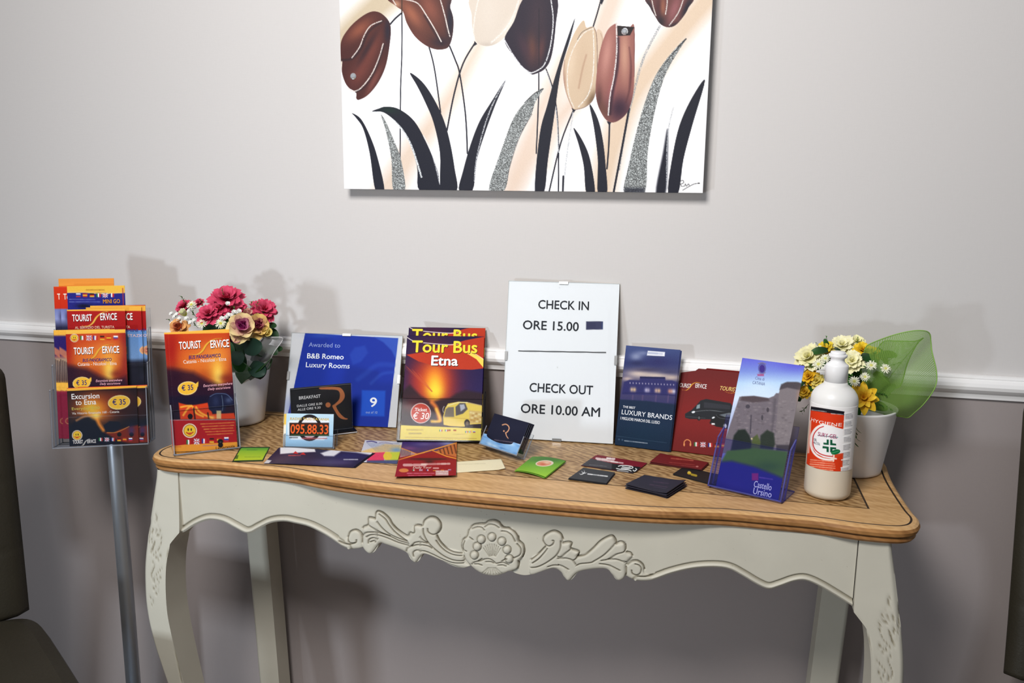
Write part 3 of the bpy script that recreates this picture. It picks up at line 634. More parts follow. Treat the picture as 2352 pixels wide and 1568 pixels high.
# ================================================================== painting on the wall
CV = empty('canvas_painting', (-0.045, -0.03, 1.261), 'wide unframed canvas painting of brown tulips hanging above the table', 'painting')
TLc = np.array([-0.386, -0.030, 1.80])
def art_canvas(A):
    A.fill((251, 251, 252))
    a, b = (770, 0, 3.409), (1200, 0, 3.409)
    A.crop(*a)
    A.line([(1180, 250), (900, 760), (560, 1250), (420, 1500)], 90, (226, 205, 186), 0.95, soft=130, w1=240)
    A.line([(560, -150), (250, 120), (-40, 420)], 230, (198, 180, 150), 0.9, soft=120)
    A.line([(1900, 750), (1534, 1200), (1380, 1480)], 150, (226, 204, 186), 0.9, soft=130)
    A.crop(*b)
    A.line([(330, 500), (150, 850), (-60, 1400)], 150, (228, 206, 188), 0.9, soft=140)
    A.line([(740, -100), (640, 180), (560, 380)], 170, (226, 204, 186), 0.9, soft=110)
    A.line([(1500, -60), (1150, 350), (860, 750), (700, 1150), (620, 1500)], 200, (224, 200, 174), 0.95, soft=120)
    A.line([(330, 480), (250, 900), (200, 1300)], 70, (232, 214, 198), 0.7, soft=90)
    A.speck(2.0, 5)
    dk = (24, 26, 40)
    # stems
    A.crop(*a)
    for l, w in (([(522, -30), (522, 400), (512, 700), (508, 1240)], 9), ([(430, 190), (470, 145), (522, 100)], 13), ([(735, 370), (765, 480), (790, 620), (825, 880)], 10), ([(895, 360), (940, 470), (975, 580), (1020, 900), (1035, 1200)], 11), ([(1095, 335), (1000, 500), (930, 740), (875, 1020)], 12)): A.line(l, w, dk)
    A.poly([(1090, 320), (1112, 345), (1085, 362)], dk)
    A.crop(*b)
    for l, w in (([(128, 575), (125, 800), (108, 1200)], 10), ([(185, 540), (240, 700), (272, 900), (285, 1170)], 9), ([(620, -20), (590, 90), (555, 205)], 11), ([(400, 860), (300, 1120), (210, 1495)], 11), ([(283, 1200), (282, 1495)], 10), ([(682, 960), (676, 1140), (662, 1320)], 12)): A.line(l, w, dk)
    A.poly([(385, 845), (425, 850), (400, 885)], dk); A.poly([(660, 950), (700, 950), (680, 985)], dk); A.poly([(605, 0), (640, -5), (620, 40)], dk)
    sil = (196, 200, 204)
    A.line([(190, 560), (230, 700), (268, 900), (282, 1190)], 9, sil, 0.9, glit=0.4)
    A.line([(397, 880), (350, 1200), (317, 1495)], 12, sil, 0.95, glit=0.4)
    A.line([(320, 1380), (316, 1495)], 14, dk)
    A.line([(1075, 205), (950, 450), (870, 730), (810, 1000), (755, 1330)], 18, (150, 155, 160), 0.95, glit=0.5)
    A.line([(835, 850), (790, 1100), (715, 1500)], 16, dk)
    # blades
    A.crop(*a)
    A.poly([(130, 885), (200, 930), (270, 1060), (330, 1230), (385, 1490), (315, 1490), (270, 1200), (220, 1010), (165, 925)], dk, smooth=True)
    def glitter(pts):
        idx, w, sd = A.mask(pts, 0, True); n = np.random.RandomState(11).rand(len(idx))
        c = np.where(n[:, None] > 0.86, 235.0, np.where(n[:, None] < 0.3, 70.0, 140.0))*np.array([0.97, 1, 1.0])
        A.col[idx] += (c-A.col[idx])*w[:, None]
    glitter([(358, 898), (400, 960), (460, 1100), (515, 1250), (548, 1490), (455, 1490), (440, 1250), (400, 1040)])
    A.poly([(290, 872), (340, 850), (400, 835), (500, 855), (620, 950), (720, 1130), (800, 1330), (820, 1440), (850, 1490), (660, 1490), (640, 1300), (570, 1090), (480, 960), (380, 880)], dk, smooth=True, inner=[(420, 860, 90, 30, 10, (22, 46, 40), .8)])
    A.line([(260, 888), (320, 880), (420, 915), (520, 1010), (600, 1150), (675, 1385)], 14, (225, 230, 232), 1, glit=0.25)
    A.line([(690, 1060), (760, 1210), (820, 1440)], 10, (232, 234, 236), 0.8, glit=0.3)
    A.poly([(585, 570), (680, 640), (770, 770), (850, 940), (900, 1120), (935, 1320), (952, 1490), (830, 1490), (820, 1200), (770, 960), (700, 790), (640, 670)], dk, smooth=True)
    A.poly([(1335, 625), (1220, 800), (1130, 950), (1060, 1130), (1000, 1340), (970, 1490), (1075, 1490), (1110, 1250), (1170, 1050), (1250, 830)], dk, smooth=True)
    A.line([(1335, 625), (1240, 800), (1165, 1000), (1105, 1250), (1090, 1420)], 10, (214, 217, 220), 0.9, glit=0.4)
    A.crop(0, 0, 1)
    glitter([(1248.4, 203), (1228, 213), (1210, 231), (1180, 270), (1151, 346), (1123, 436), (1159, 436), (1172, 378), (1192, 317), (1220, 264), (1230, 234)])
    A.line([(1248, 204), (1225, 217), (1205, 236)], 2.2, (40, 44, 50), 0.7); A.line([(1222, 262), (1194, 314), (1173, 376), (1160, 432)], 1.2, (50, 50, 55), .6)
    A.crop(*b)
    A.poly([(410, 145), (345, 320), (255, 600), (195, 820), (135, 1050), (97, 1500), (170, 1500), (200, 1250), (250, 900), (300, 560), (375, 300)], dk, smooth=True)
    A.poly([(400, 1000), (470, 1100), (530, 1250), (568, 1510), (500, 1510), (480, 1300), (440, 1130)], dk, smooth=True)
    A.poly([(525, 815), (590, 930), (630, 1100), (652, 1300), (662, 1510), (590, 1510), (590, 1250), (560, 1000)], dk, smooth=True)
    glitter([(1280, 305), (1180, 400), (1060, 560), (980, 740), (900, 1000), (830, 1300), (798, 1510), (955, 1510), (980, 1200), (1020, 950), (1080, 700), (1150, 520)])
    A.line([(1280, 305), (1200, 395), (1120, 490)], 12, (34, 36, 42), 0.75, w1=3); A.rect(798, 1470, 956, 1510, dk, .7, 20)
    A.poly([(1135, 1010), (1100, 1200), (1045, 1510), (1120, 1510), (1138, 1200)], dk, smooth=True, soft=14)
    A.line([(1182, 840), (1145, 1000), (1130, 1200), (1130, 1470)], 10, (180, 184, 188), 0.9, glit=0.4)
    A.poly([(1430, 628), (1330, 760), (1230, 980), (1170, 1250), (1140, 1510), (1220, 1510), (1260, 1250), (1330, 980)], dk, smooth=True)
    # flowers
    ln = (222, 214, 208)
    A.crop(*a)
    A.poly([(45, 330), (100, 230), (180, 150), (270, 95), (340, 95), (400, 140), (432, 200), (432, 300), (400, 500), (340, 640), (260, 740), (190, 780), (165, 770), (162, 722), (110, 690), (75, 640), (52, 560), (55, 480), (45, 470)], (72, 34, 32), smooth=True, inner=[(190, 230, 140, 60, -40, (140, 78, 58), .95), (280, 400, 60, 190, 25, (118, 60, 50), .8), (190, 560, 70, 130, 30, (112, 56, 48), .9), (300, 640, 26, 150, 28, (120, 66, 58), .9), (410, 240, 30, 120, 0, (36, 28, 44), .9), (250, 380, 26, 170, 30, (46, 26, 34), .8)])
    A.line([(52, 470), (130, 458), (200, 380), (260, 250), (370, 165)], 16, (36, 22, 30), .7, soft=14)
    A.line([(362, 163), (280, 200), (230, 270), (190, 370), (130, 452)], 8, ln, 1, glit=.15); A.line([(375, 342), (340, 460), (280, 590), (200, 690), (140, 715), (100, 690)], 9, ln, 1, glit=.15)
    A.line([(160, 722), (230, 680), (310, 560), (385, 350)], 9, (30, 20, 30), .6, soft=6)
    A.poly([(430, -20), (480, 50), (530, 90), (560, 180), (620, 280), (700, 350), (780, 385), (850, 385), (892, 360), (920, 270), (925, 150), (900, 60), (870, -30)], (84, 46, 40), smooth=True, inner=[(600, 110, 60, 150, -35, (158, 94, 70), .95), (740, 60, 70, 150, -25, (138, 78, 62), .9), (640, 290, 40, 90, -50, (110, 60, 52), .6), (900, 160, 34, 180, 0, (32, 28, 44), 1), (830, 330, 80, 50, 0, (44, 28, 40), .9), (480, 30, 40, 30, 40, (190, 140, 112), .9)])
    A.line([(700, 120), (770, 240), (835, 345)], 16, (40, 26, 34), .7, soft=14)
    A.line([(500, -10), (570, 0), (650, 30), (720, 130), (780, 230), (830, 325)], 9, ln, 1, glit=.1); A.line([(820, -15), (860, 130), (880, 220), (897, 285)], 9, ln, 1, glit=.1); A.line([(445, -10), (475, 38)], 7, ln, 1)
    A.line([(522, -20), (522, 100)], 9, (70, 50, 40))
    A.poly([(1078, -30), (1068, 120), (1075, 230), (1100, 320), (1160, 358), (1240, 352), (1320, 300), (1400, 200), (1465, 80), (1505, -30)], (216, 204, 190), smooth=True, inner=[(1380, 190, 40, 190, 35, (232, 225, 214), .8), (1200, 100, 90, 200, 0, (222, 212, 200), .5), (1190, 350, 90, 24, 0, (196, 184, 172), .7)])
    A.line([(1122, -10), (1095, 120), (1082, 240), (1092, 312)], 10, (236, 234, 228), .9, glit=.5); A.line([(1440, -10), (1400, 110), (1330, 230), (1220, 335)], 14, (240, 238, 234), .8, glit=.55)
    A.crop(0, 0, 1)
    A.poly([(1208, -8), (1180, 50), (1158.7, 91), (1180, 129), (1196, 150), (1217.6, 168.7), (1229, 170), (1252.8, 157), (1267.5, 126), (1276.5, 58), (1277, -8)], (36, 28, 44), smooth=True, inner=[(1222, 110, 14, 40, 0, (104, 62, 50), .9), (1243, 112, 10, 36, 8, (96, 54, 52), .8), (1235, 40, 24, 60, 0, (60, 42, 52), .7), (1205, 110, 14, 40, -20, (70, 44, 56), .7)])
    A.line([(1238, 20), (1238, 150)], 1.8, (22, 18, 30), .7, soft=2)
    A.crop(*b); A.line([(222, -10), (240, 130), (235, 250), (210, 400), (160, 520), (60, 572), (0, 545)], 9, (226, 228, 230), 1, glit=.2)
    A.crop(*a); A.line([(1325, 312), (1400, 440), (1470, 530), (1534, 572)], 9, (222, 224, 228), 1, glit=.2)
    A.crop(*b)
    A.poly([(580, 255), (622, 250), (632, 330), (600, 460), (580, 560)], (214, 190, 166), smooth=True); A.line([(612, 260), (626, 320), (600, 440)], 5, (176, 144, 124), .8)
    A.poly([(475, 160), (400, 270), (335, 450), (320, 580), (340, 720), (390, 842), (430, 856), (500, 830), (560, 762), (580, 600), (582, 300), (570, 230), (540, 208), (500, 215)], (210, 186, 158), smooth=True, inner=[(545, 780, 40, 90, 25, (124, 98, 72), 1), (380, 500, 40, 180, 12, (224, 202, 176), .7), (470, 500, 60, 200, 0, (204, 178, 150), .6), (330, 640, 14, 120, 0, (170, 130, 110), .7)])
    A.line([(560, 215), (582, 300), (584, 600), (562, 760), (500, 832), (420, 858)], 5, (110, 84, 76), .8); A.line([(330, 470), (322, 600), (345, 730), (392, 850)], 5, (150, 112, 100), .7)
    A.line([(500, 430), (470, 540), (440, 690)], 10, (176, 140, 116), .8, soft=10)
    A.line([(555, 222), (480, 260), (410, 360), (365, 480), (350, 600), (365, 750), (405, 842)], 8, (234, 230, 222), 1, glit=.4); A.line([(430, 310), (470, 250), (550, 210)], 5, (70, 62, 60), .7)
    A.line([(552, 225), (560, 400), (550, 600), (515, 740), (440, 835)], 9, (236, 232, 224), 1, glit=.4)
    A.poly([(735, 182), (670, 230), (620, 350), (590, 500), (573, 700), (590, 820), (640, 920), (690, 957), (750, 945), (820, 880), (862, 760), (876, 600), (877, 212), (830, 218), (745, 205)], (150, 94, 86), smooth=True, inner=[(660, 430, 44, 200, 8, (192, 136, 124), .95), (800, 430, 40, 220, 0, (196, 146, 124), .95), (760, 850, 110, 120, 0, (54, 28, 48), 1), (600, 780, 30, 120, 0, (76, 44, 44), .8), (640, 860, 40, 80, -20, (96, 60, 48), .7), (700, 700, 30, 130, 8, (160, 90, 92), .6)])
    A.line([(748, 300), (742, 520), (705, 720), (684, 890)], 22, (44, 22, 38), .85, soft=16); A.line([(836, 370), (850, 520), (838, 700), (810, 800)], 18, (74, 34, 40), .8, soft=16, taper=1.2)
    A.poly([(742, 200), (876, 212), (842, 277), (744, 282)], (30, 20, 24))
    A.line([(735, 185), (738, 400), (716, 600), (686, 750), (672, 900)], 10, (230, 226, 224), 1, glit=.2); A.line([(876, 215), (876, 600)], 4, (96, 60, 62), .8)
    A.poly([(980, -20), (1000, 60), (1040, 130), (1080, 188), (1140, 214), (1200, 196), (1260, 130), (1300, 60), (1322, -20)], (106, 62, 60), smooth=True, inner=[(1070, 60, 40, 120, 0, (70, 36, 40), .8), (1100, 60, 22, 100, 0, (170, 106, 76), .7), (1190, 70, 40, 120, 20, (150, 92, 96), .9), (1290, 60, 30, 110, 25, (30, 26, 40), 1), (1080, 170, 46, 60, 0, (34, 26, 34), .9), (1000, 60, 22, 100, -20, (36, 30, 40), .9), (1180, 200, 60, 24, -20, (40, 28, 36), .8)])
    for l in ([(1012, -10), (1026, 60), (1045, 122)], [(1135, -10), (1130, 50), (1120, 112)], [(1262, -10), (1220, 100), (1150, 198)]): A.line(l, 8, ln, 1, glit=.15)
    # signature
    for l in ([(1236, 1418), (1256, 1412), (1262, 1430), (1238, 1442)], [(1238, 1440), (1246, 1458), (1270, 1455), (1276, 1440), (1284, 1456), (1300, 1440), (1306, 1452)], [(1256, 1488), (1300, 1462), (1345, 1440), (1386, 1434)]): A.line(l, 4.5, (22, 22, 26), .9)
    A.ell(1380, 1434, 8, 5, (22, 22, 26))
    A.crop(0, 0, 1)
    A.speck(2.5, 9)
CVP = mat('painted_canvas', vcol=True, rough=0.6, spec=0.3, bump=0.12, bscale=700)
cf = Frame((-0.386, -0.030, 1.261), (1, 0, 0), (0, 0, 1))
# the picture face (0.682 x 0.46) wrapped on its bars
surf('picture', flat(cf, 0.682, 0.40), 760, 460, art_canvas, CVP, CV, th=0.0005, side=(236, 234, 232))
mb = MB(); fbox(mb, cf, (0, 0, -0.028), (0.682, 0.40, -0.0006)); mb.build('stretched_canvas', mat('white_canvas_edge', (232, 230, 228), rough=0.7, noise=0.02, nscale=60), CV)
GEM = mat('clear_rhinestone', (225, 228, 232), rough=0.08, metal=0.6, spec=0.8)
for p, r in (((811.6, 175.2), .0062), ((1435, 72.5), .0062)):
    q = onplane(p, cf.O, cf.n); mb = MB()
    ax = np.stack([cf.u, cf.v, cf.n], 1)
    lathe(mb, q, [(r, 0), (r, .001), (r*.72, .003), (r*.4, .0038)], 10, axis=ax, smooth=False); mb.build('rhinestone', GEM, CV)

# ================================================================== graphics shared by the tour leaflets
YEL, RED, NAVY = (240, 176, 60), (176, 30, 26), (22, 22, 52)
def logo(A, x0, y0, w, c1=(250, 248, 246), sw=(232, 176, 60), big=True):
    """the word mark: two words joined by a swoosh shaped like an S; w = full width"""
    k = w/430.0; P = lambda pts: [(x0+x*k, y0+y*k) for x, y in pts]
    A.line(P([(98, 68), (150, 72), (200, 40), (240, -20), (300, -62), (372, -74)]), 12*k, (70, 24, 16), .55, soft=5*k, taper=1.1)
    A.line(P([(92, 62), (150, 66), (196, 36), (236, -24), (292, -64), (366, -76)]), 15*k, sw, 1, taper=0.9)
    A.t('TOURiST', x0+2*k, x0+192*k, y0+25*k, 64*k, (74, 20, 14), .04); A.t('TOURiST', x0, x0+190*k, y0+20*k, 63*k, c1, .03, z=2)
    A.t('ERViCE', x0+272*k, x0+432*k, y0+13*k, 64*k, (74, 20, 14), .04); A.t('ERViCE', x0+270*k, x0+430*k, y0+8*k, 63*k, c1, .03, z=2)
def smiley(A, x, y, r):
    A.ell(x, y, r, r, (236, 226, 196)); A.ell(x, y, r*.86, r*.86, (150, 60, 24)); A.ell(x, y, r*.78, r*.78, (238, 196, 52))
    A.ell(x-r*.22, y-r*.15, r*.09, r*.2, (40, 28, 18)); A.ell(x+r*.2, y-r*.15, r*.09, r*.2, (40, 28, 18))
    A.line([(x-r*.45, y+r*.25), (x, y+r*.5), (x+r*.45, y+r*.2)], r*.16, (190, 60, 30), 1); A.poly([(x-r*.4, y+r*.3), (x+r*.45, y+r*.22), (x+r*.1, y+r*.6)], (200, 70, 40))
def flags(A, xs_, y, w, h, seq='igfdsr', slope=0):
    tri = dict(i=((40, 120, 60), (245, 245, 245), (190, 40, 40)), f=((40, 50, 140), (245, 245, 245), (200, 40, 40)))
    bar = dict(d=((30, 26, 26), (190, 40, 30), (230, 180, 50)), s=((190, 50, 30), (230, 180, 50), (190, 50, 30)), r=((245, 245, 245), (50, 70, 160), (190, 50, 50)))
    for x, f in zip(xs_, seq):
        yy = y+(x-xs_[0])*slope
        if f in tri:
            for q in range(3): A.rect(x-w/2+q*w/3, yy-h/2, x-w/2+(q+1)*w/3, yy+h/2, tri[f][q])
        elif f in bar:
            for q in range(3): A.rect(x-w/2, yy-h/2+q*h/3, x+w/2, yy-h/2+(q+1)*h/3, bar[f][q])
        else:
            A.rect(x-w/2, yy-h/2, x+w/2, yy+h/2, (40, 50, 120))
            for l in ([(x-w/2, yy-h/2), (x+w/2, yy+h/2)], [(x-w/2, yy+h/2), (x+w/2, yy-h/2)]): A.line(l, h*.22, (235, 230, 235), 1, smooth=False)
            for l in ([(x, yy-h/2), (x, yy+h/2)], [(x-w/2, yy), (x+w/2, yy)]): A.line(l, h*.34, (240, 236, 240), 1, smooth=False); A.line(l, h*.18, (190, 50, 60), 1, smooth=False)
def price(A, x, y, rx, ry, rot=-8, txt='€ 35'):
    A.ell(x+2, y+4, rx*1.04, ry*1.08, (70, 40, 40), .5, rot); A.ell(x, y, rx, ry, (246, 222, 150), 1, rot); A.ell(x, y, rx*.94, ry*.9, (238, 184, 56), 1, rot)
    A.t(txt, x-rx*.58, x+rx*.6, y+ry*.36, ry*.75, (30, 34, 110), .012)
def art_panorama(A, crop, lower=True, lt=0, bt=0):
    """orange volcano leaflet; drawn in the numbers of the crop (370, 640, 3.733) and moved by crop"""
    A.crop(*crop)
    A.fill((196, 62, 22))
    A.vgrad([(440, (200, 66, 30)), (520, (196, 62, 26)), (640, (206, 88, 36)), (760, (206, 96, 34)), (880, (150, 50, 26)), (930, (50, 20, 34)), (1040, (26, 22, 50)), (1100, (60, 24, 30)), (1210, (40, 16, 24))])
    A.blob(90, 620, 70, 260, (158, 22, 22), .85); A.blob(640, 640, 60, 300, (120, 18, 34), .9)
    A.blob(460, 640, 190, 130, (232, 136, 56), .8); A.blob(300, 700, 120, 90, (226, 120, 44), .7)
    A.blob(480, 800, 70, 160, (246, 186, 70), .9); A.blob(490, 840, 34, 90, (250, 214, 96), .9)
    A.poly([(60, 760), (150, 780), (280, 800), (400, 870), (520, 915), (650, 870), (650, 1010), (60, 1010)], (40, 20, 40), .85, soft=50)
    A.blob(560, 850, 80, 40, (110, 30, 30), .6); A.blob(120, 850, 70, 80, (40, 16, 36), .8)
    # bus
    if lower:
        A.poly([(60, 1010), (700, 990), (700, 1215), (60, 1215)], (26, 20, 40), .75, soft=20); A.poly([(150, 1062), (240, 1085), (300, 1080), (400, 1062), (425, 1110), (440, 1160), (625, 1150), (640, 1200), (165, 1205)], (206, 62, 30), soft=6)
        for l in ([(170, 1100), (260, 1090), (300, 1150), (360, 1180)], [(300, 1100), (330, 1140), (380, 1170), (440, 1190)], [(190, 1170), (230, 1110), (260, 1090)]): A.line(l, 16, (244, 170, 60), .9, soft=6)
        A.poly([(400, 1060), (420, 1000), (470, 978), (560, 980), (610, 1020), (628, 1080), (560, 1090), (540, 1140), (450, 1150), (410, 1120)], (26, 30, 56), soft=4); A.line([(420, 1010), (470, 985), (560, 990), (610, 1040)], 6, (92, 104, 140), .8)
        A.blob(580, 1040, 30, 26, (78, 92, 128), .7); A.blob(470, 1050, 30, 50, (40, 48, 80), .9); A.line([(520, 1000), (530, 1080), (525, 1130)], 6, (110, 130, 150), .6)
        A.rect(475, 1130, 515, 1200, (214, 196, 140), .85, 6); A.line([(280, 1110), (290, 1200)], 14, (30, 16, 20), .8); A.line([(400, 1150), (410, 1205)], 14, (30, 16, 20), .8); A.ell(250, 1180, 22, 24, (24, 16, 20)); A.blob(440, 1190, 30, 20, (240, 180, 90), .7)
        A.vgrad_clip = None
        A.poly([(60, 1208), (700, 1212), (700, 1400), (60, 1440)], (168, 26, 34)); A.poly([(60, 1440), (200, 1422), (660, 1398), (700, 1398), (700, 1560), (60, 1560)], (232, 152, 52))
        A.line([(60, 1212), (660, 1206)], 8, (190, 150, 150), .7, smooth=False)
        for q in range(5): A.dash(340+q*14, 625, 1245+q*24-q*1.5, 9, (226, 150, 70), q, -0.045)
        smiley(A, 246, 1302, 62)
        flags(A, [236, 305, 368, 434, 498, 560], 1400, 38, 40, slope=-0.07)
        A.line([(360, 1432), (520, 1424)], 9, (140, 110, 160), .5, smooth=False)
        A.ell(508, 1395, 24, 22, (18, 16, 18)); A.ell(510, 1425, 22, 22, (18, 16, 18)); A.ell(509, 1400, 9, 6, (60, 60, 66))
        A.t('LaGaranzia', 470, 632, 1464, 24, (38, 22, 16), .006); A.dash(136, 346, 1486, 10, (44, 26, 16), 7, -.03); A.dash(128, 170, 1440, 8, (200, 100, 40), 3)
    A.poly([(40, 430), (650, 420), (640, 462), (300, 470), (40, 476)], (246, 180, 70)); A.blob(300, 445, 200, 14, (250, 200, 90), .6)
    logo(A, 155, 585+lt, 430)
    A.t('BUS PANORAMICO', 238, 512, 690+bt, 30, (28, 36, 116), .02, .15); A.t('Catania - Nicolosi - Etna', 192, 560, 728+bt, 30, (246, 226, 210), .012)
    price(A, 226, 938, 84, 58); A.poly([(296, 900), (320, 880), (318, 920), (290, 960)], (238, 190, 70)); 
    A.t('Excursions everywhere', 362, 612, 928, 22, (236, 176, 190), .014, .3); A.t('Daily excursions', 400, 596, 956, 20, (232, 170, 184), .014, .3)
    A.speck(3, 4)

# ================================================================== leaflet in its holder on the left end of the table
ACR = acrylic('clear_acrylic'); ACE = acrylic('acrylic_cut_edge', tint=(170, 178, 190), refl=.12, body=.55, bodycol=(176, 180, 190))
def holder(name, label, f, w, back_h, pocket_h, depth, foot=0.0, cat='leaflet holder', side=True, edge=None, acr=None, group=None, t=0.0022, base=True):
    """clear plastic holder: back panel, front pocket with its cheeks, and a foot; f.O is the front foot corner"""
    e = edge or ACE; a = acr or ACR
    r = empty(name, f.p(w/2, 0, 0), label, cat, group)
    mb = MB(); fbox(mb, f, (0, 0, -depth-t), (w, back_h, -depth), 0, 1); mb.build('back_panel', [a, e], r)
    mb = MB(); fbox(mb, f, (0, 0, -t), (w, pocket_h, 0), 0, 1)
    if side:
        P = lambda x0, x1, h0, h1: [f.p(x0, 0, 0), f.p(x1, 0, 0), f.p(x0, h0, 0), f.p(x1, h0, 0), f.p(x0, 0, -depth), f.p(x1, 0, -depth), f.p(x0, h1, -depth), f.p(x1, h1, -depth)]
        for x0, x1 in ((0, t), (w-t, w)):
            k = len(mb.M); mb.add(np.array(P(x0, x1, pocket_h, min(back_h, pocket_h*1.25))), [(0, 2, 6, 4), (1, 5, 7, 3), (2, 3, 7, 6), (0, 4, 5, 1), (0, 1, 3, 2), (4, 6, 7, 5)], 0)
            for q in (2, 3, 4, 5): mb.M[k+q] = 1
    fbox(mb, f, (0, 0, -depth), (w, t, 0), 0, 1)
    mb.build('front_pocket', [a, e], r)
    if foot:
        g = np.array([f.n[0], f.n[1], 0]); g = nrm(g); z0 = 0.8006
        b0 = f.p(0, 0, -depth*.6); b1 = f.p(w, 0, -depth*.6); b0[2] = b1[2] = z0
        q = [b0, b1, b1-g*foot, b0-g*foot]; V = np.array(q+[p+np.array([0, 0, t]) for p in q])
        mb = MB(); mb.add(V, [(0, 3, 2, 1), (4, 5, 6, 7), (0, 1, 5, 4), (1, 2, 6, 5), (2, 3, 7, 6), (3, 0, 4, 7)], 0)
        for q in range(2, 6): mb.M[q] = 1
        mb.build('foot', [a, e], r)
    return r
def shift(f, a, b, c): return Frame(f.p(a, b, c), f.u, f.v)
f, w, h = leaner((403, 1043), (547.5, 1026), (464, 757), 0.212, 0.803, 0.102)
hf = shift(f, -0.005, -0.0012, 0.006)
holder('leaflet_holder', 'clear plastic holder for bus leaflets on the left end of the table', hf, w+0.010, 0.13, 0.078, 0.017, 0.05)
CR2 = (370, 640, 3.733)
surf('tour_leaflet', flat(f, w, h, off=0.0026), 136, 270, lambda A: art_panorama(A, CR2), PRINT, label='front orange volcano bus leaflet in the plastic holder on the table', cat='leaflet', group='volcano bus leaflets in the table holder')
f2 = shift(f, -0.0055, 0.001, -0.0035)
surf('tour_leaflet', flat(f2, w, h, off=0.001), 136, 270, lambda A: art_panorama(A, (362.5, 640, 3.733)), PRINT, label='rear orange volcano leaflet peeking out left of the front one in the table holder', cat='leaflet', group='volcano bus leaflets in the table holder')

# ================================================================== leaflet stand on its pole
SO = np.array([-0.902, -0.262, 0.762]); su = nrm([0.158, 0.074, 0]); sn = np.array([su[1], -su[0], 0]); tilt = math.radians(7)
SF = Frame(SO, su, math.cos(tilt)*ZUP-math.sin(tilt)*sn)
ST = empty('leaflet_stand', (-0.838, -0.168, 0), 'clear leaflet rack on a steel pole left of the table', 'leaflet stand')
SW = 0.175
mb = MB(); fbox(mb, SF, (0, 0, -0.064), (SW, 0.268, -0.062), 0, 1); mb.build('back_panel', [ACR, ACE], ST)
def pocket(nm, h, d0, d1):
    mb = MB(); fbox(mb, SF, (0, 0, d1-.002), (SW, h, d1), 0, 1); fbox(mb, SF, (0, 0, d0), (SW, .002, d1), 0, 1)
    for x in (0, SW-.002): fbox(mb, SF, (x, .002, d0), (x+.002, h*1.02, d1-.002), 0, 1)
    mb.build(nm, [ACR, ACE], ST)
pocket('rear_pocket', 0.225, -.062, -.0415); pocket('middle_pocket', 0.158, -.0415, -.0205); pocket('front_pocket', 0.112, -.0205, 0.0)
STEEL = mat('brushed_steel', (186, 192, 200), rough=0.42, metal=0.9, noise=0.06, nscale=9)
pc = np.array([-0.838, -0.168, 0])
mb = MB(); lathe(mb, pc, [(0.0145, 0.014), (0.0145, 0.758), (0.0145, 0.80)], 28); mb.build('pole', STEEL, ST)
mb = MB(); lathe(mb, pc, [(0.13, 0), (0.13, 0.008), (0.125, 0.012), (0.03, 0.014), (0.02, 0.024), (0.0146, 0.03)], 44); mb.build('base_plate', STEEL, ST)
mb = MB(); fbox(mb, SF, (.055, .02, -.074), (.12, .09, -.0641)); mb.build('bracket', STEEL, ST)
def rackleaf(tl, d, w, h, art, label, nx=96, ny=190, group='leaflets in the rack', side=(236, 190, 80), name='tour_leaflet'):
    P0 = SF.p(0, 0, d); q = onplane(tl, P0, SF.n)-P0; a, b = float(q@SF.u), float(q@SF.v)
    h = min(h, b-0.0025)
    return surf(name, flat(SF, w, h, off=d, u0=a, v0=b-h), nx, ny, art, PRINT, label=label, cat='leaflet', group=group, side=side)
S1 = (100, 620, 3.563)
def art_red_top(A, dx=0.0, service=True):
    A.crop(100+dx, 620, 3.563); A.fill((176, 26, 26)); A.vgrad([(320, (176, 28, 26)), (490, (160, 22, 24)), (495, (96, 140, 200)), (720, (120, 160, 214)), (760, (40, 40, 56)), (1100, (28, 26, 40))])
    A.rect(-400, 290, 1200, 334, (244, 182, 70)); logo(A, 236, 402, 366, (248, 244, 242), (240, 190, 80))
    A.t('AL SERVIZIO DEL TURISTA', 258, 580, 482, 20, (240, 214, 190), .01); A.t('MINI TOP', 560, 745, 506, 22, (34, 50, 130), .02); A.t('STAZIONE', 560, 750, 548, 22, (236, 200, 200), .012)
    A.ell(735, 655, 78, 44, (224, 170, 120)); A.ell(735, 655, 66, 36, (206, 140, 110)); A.dash(690, 790, 645, 9, (150, 60, 60), 2); A.dash(690, 780, 668, 9, (150, 60, 60), 5)
    A.blob(700, 800, 60, 70, (22, 24, 34), .95); A.blob(790, 900, 60, 80, (34, 34, 50), .8); A.speck(3, 3)
def art_orange_back(A, dx=0.0):
    A.crop(100+dx, 620, 3.563); A.fill((214, 52, 20)); A.vgrad([(95, (236, 150, 60)), (128, (240, 158, 62)), (142, (214, 54, 20)), (312, (206, 46, 20)), (322, (120, 130, 190)), (400, (150, 160, 214)), (470, (40, 40, 70)), (600, (30, 26, 50))])
    A.t('To', 114, 164, 240, 46, (244, 236, 220), .03); A.blob(150, 380, 26, 50, (40, 36, 70), .7); A.line([(150, 150), (156, 320)], 5, (150, 20, 16), .8)
def art_mini(A):
    A.crop(*S1); A.fill((36, 38, 130)); A.rect(100, 60, 760, 186, (242, 190, 70)); A.line([(170, 186), (300, 180), (480, 192), (660, 184)], 7, (240, 200, 110), 1)
    A.dash(350, 500, 163, 10, (170, 110, 40), 3); flags(A, [285, 340, 396, 450, 504, 558], 206, 36, 30, 'rsdigf')
    A.dash(212, 420, 240, 8, (110, 120, 190), 1); A.dash(212, 460, 260, 8, (110, 120, 190), 2)
    A.t('MINI GO', 490, 630, 274, 34, (60, 20, 20), .035); A.t('MINI GO', 488, 627, 272, 32, (240, 160, 50), .01, z=2); A.dash(524, 610, 300, 14, (236, 230, 240), 4)
    A.blob(330, 292, 70, 20, (16, 18, 40), .9); A.line([(648, 150), (655, 320)], 8, (170, 60, 60), .8); A.speck(3, 2)
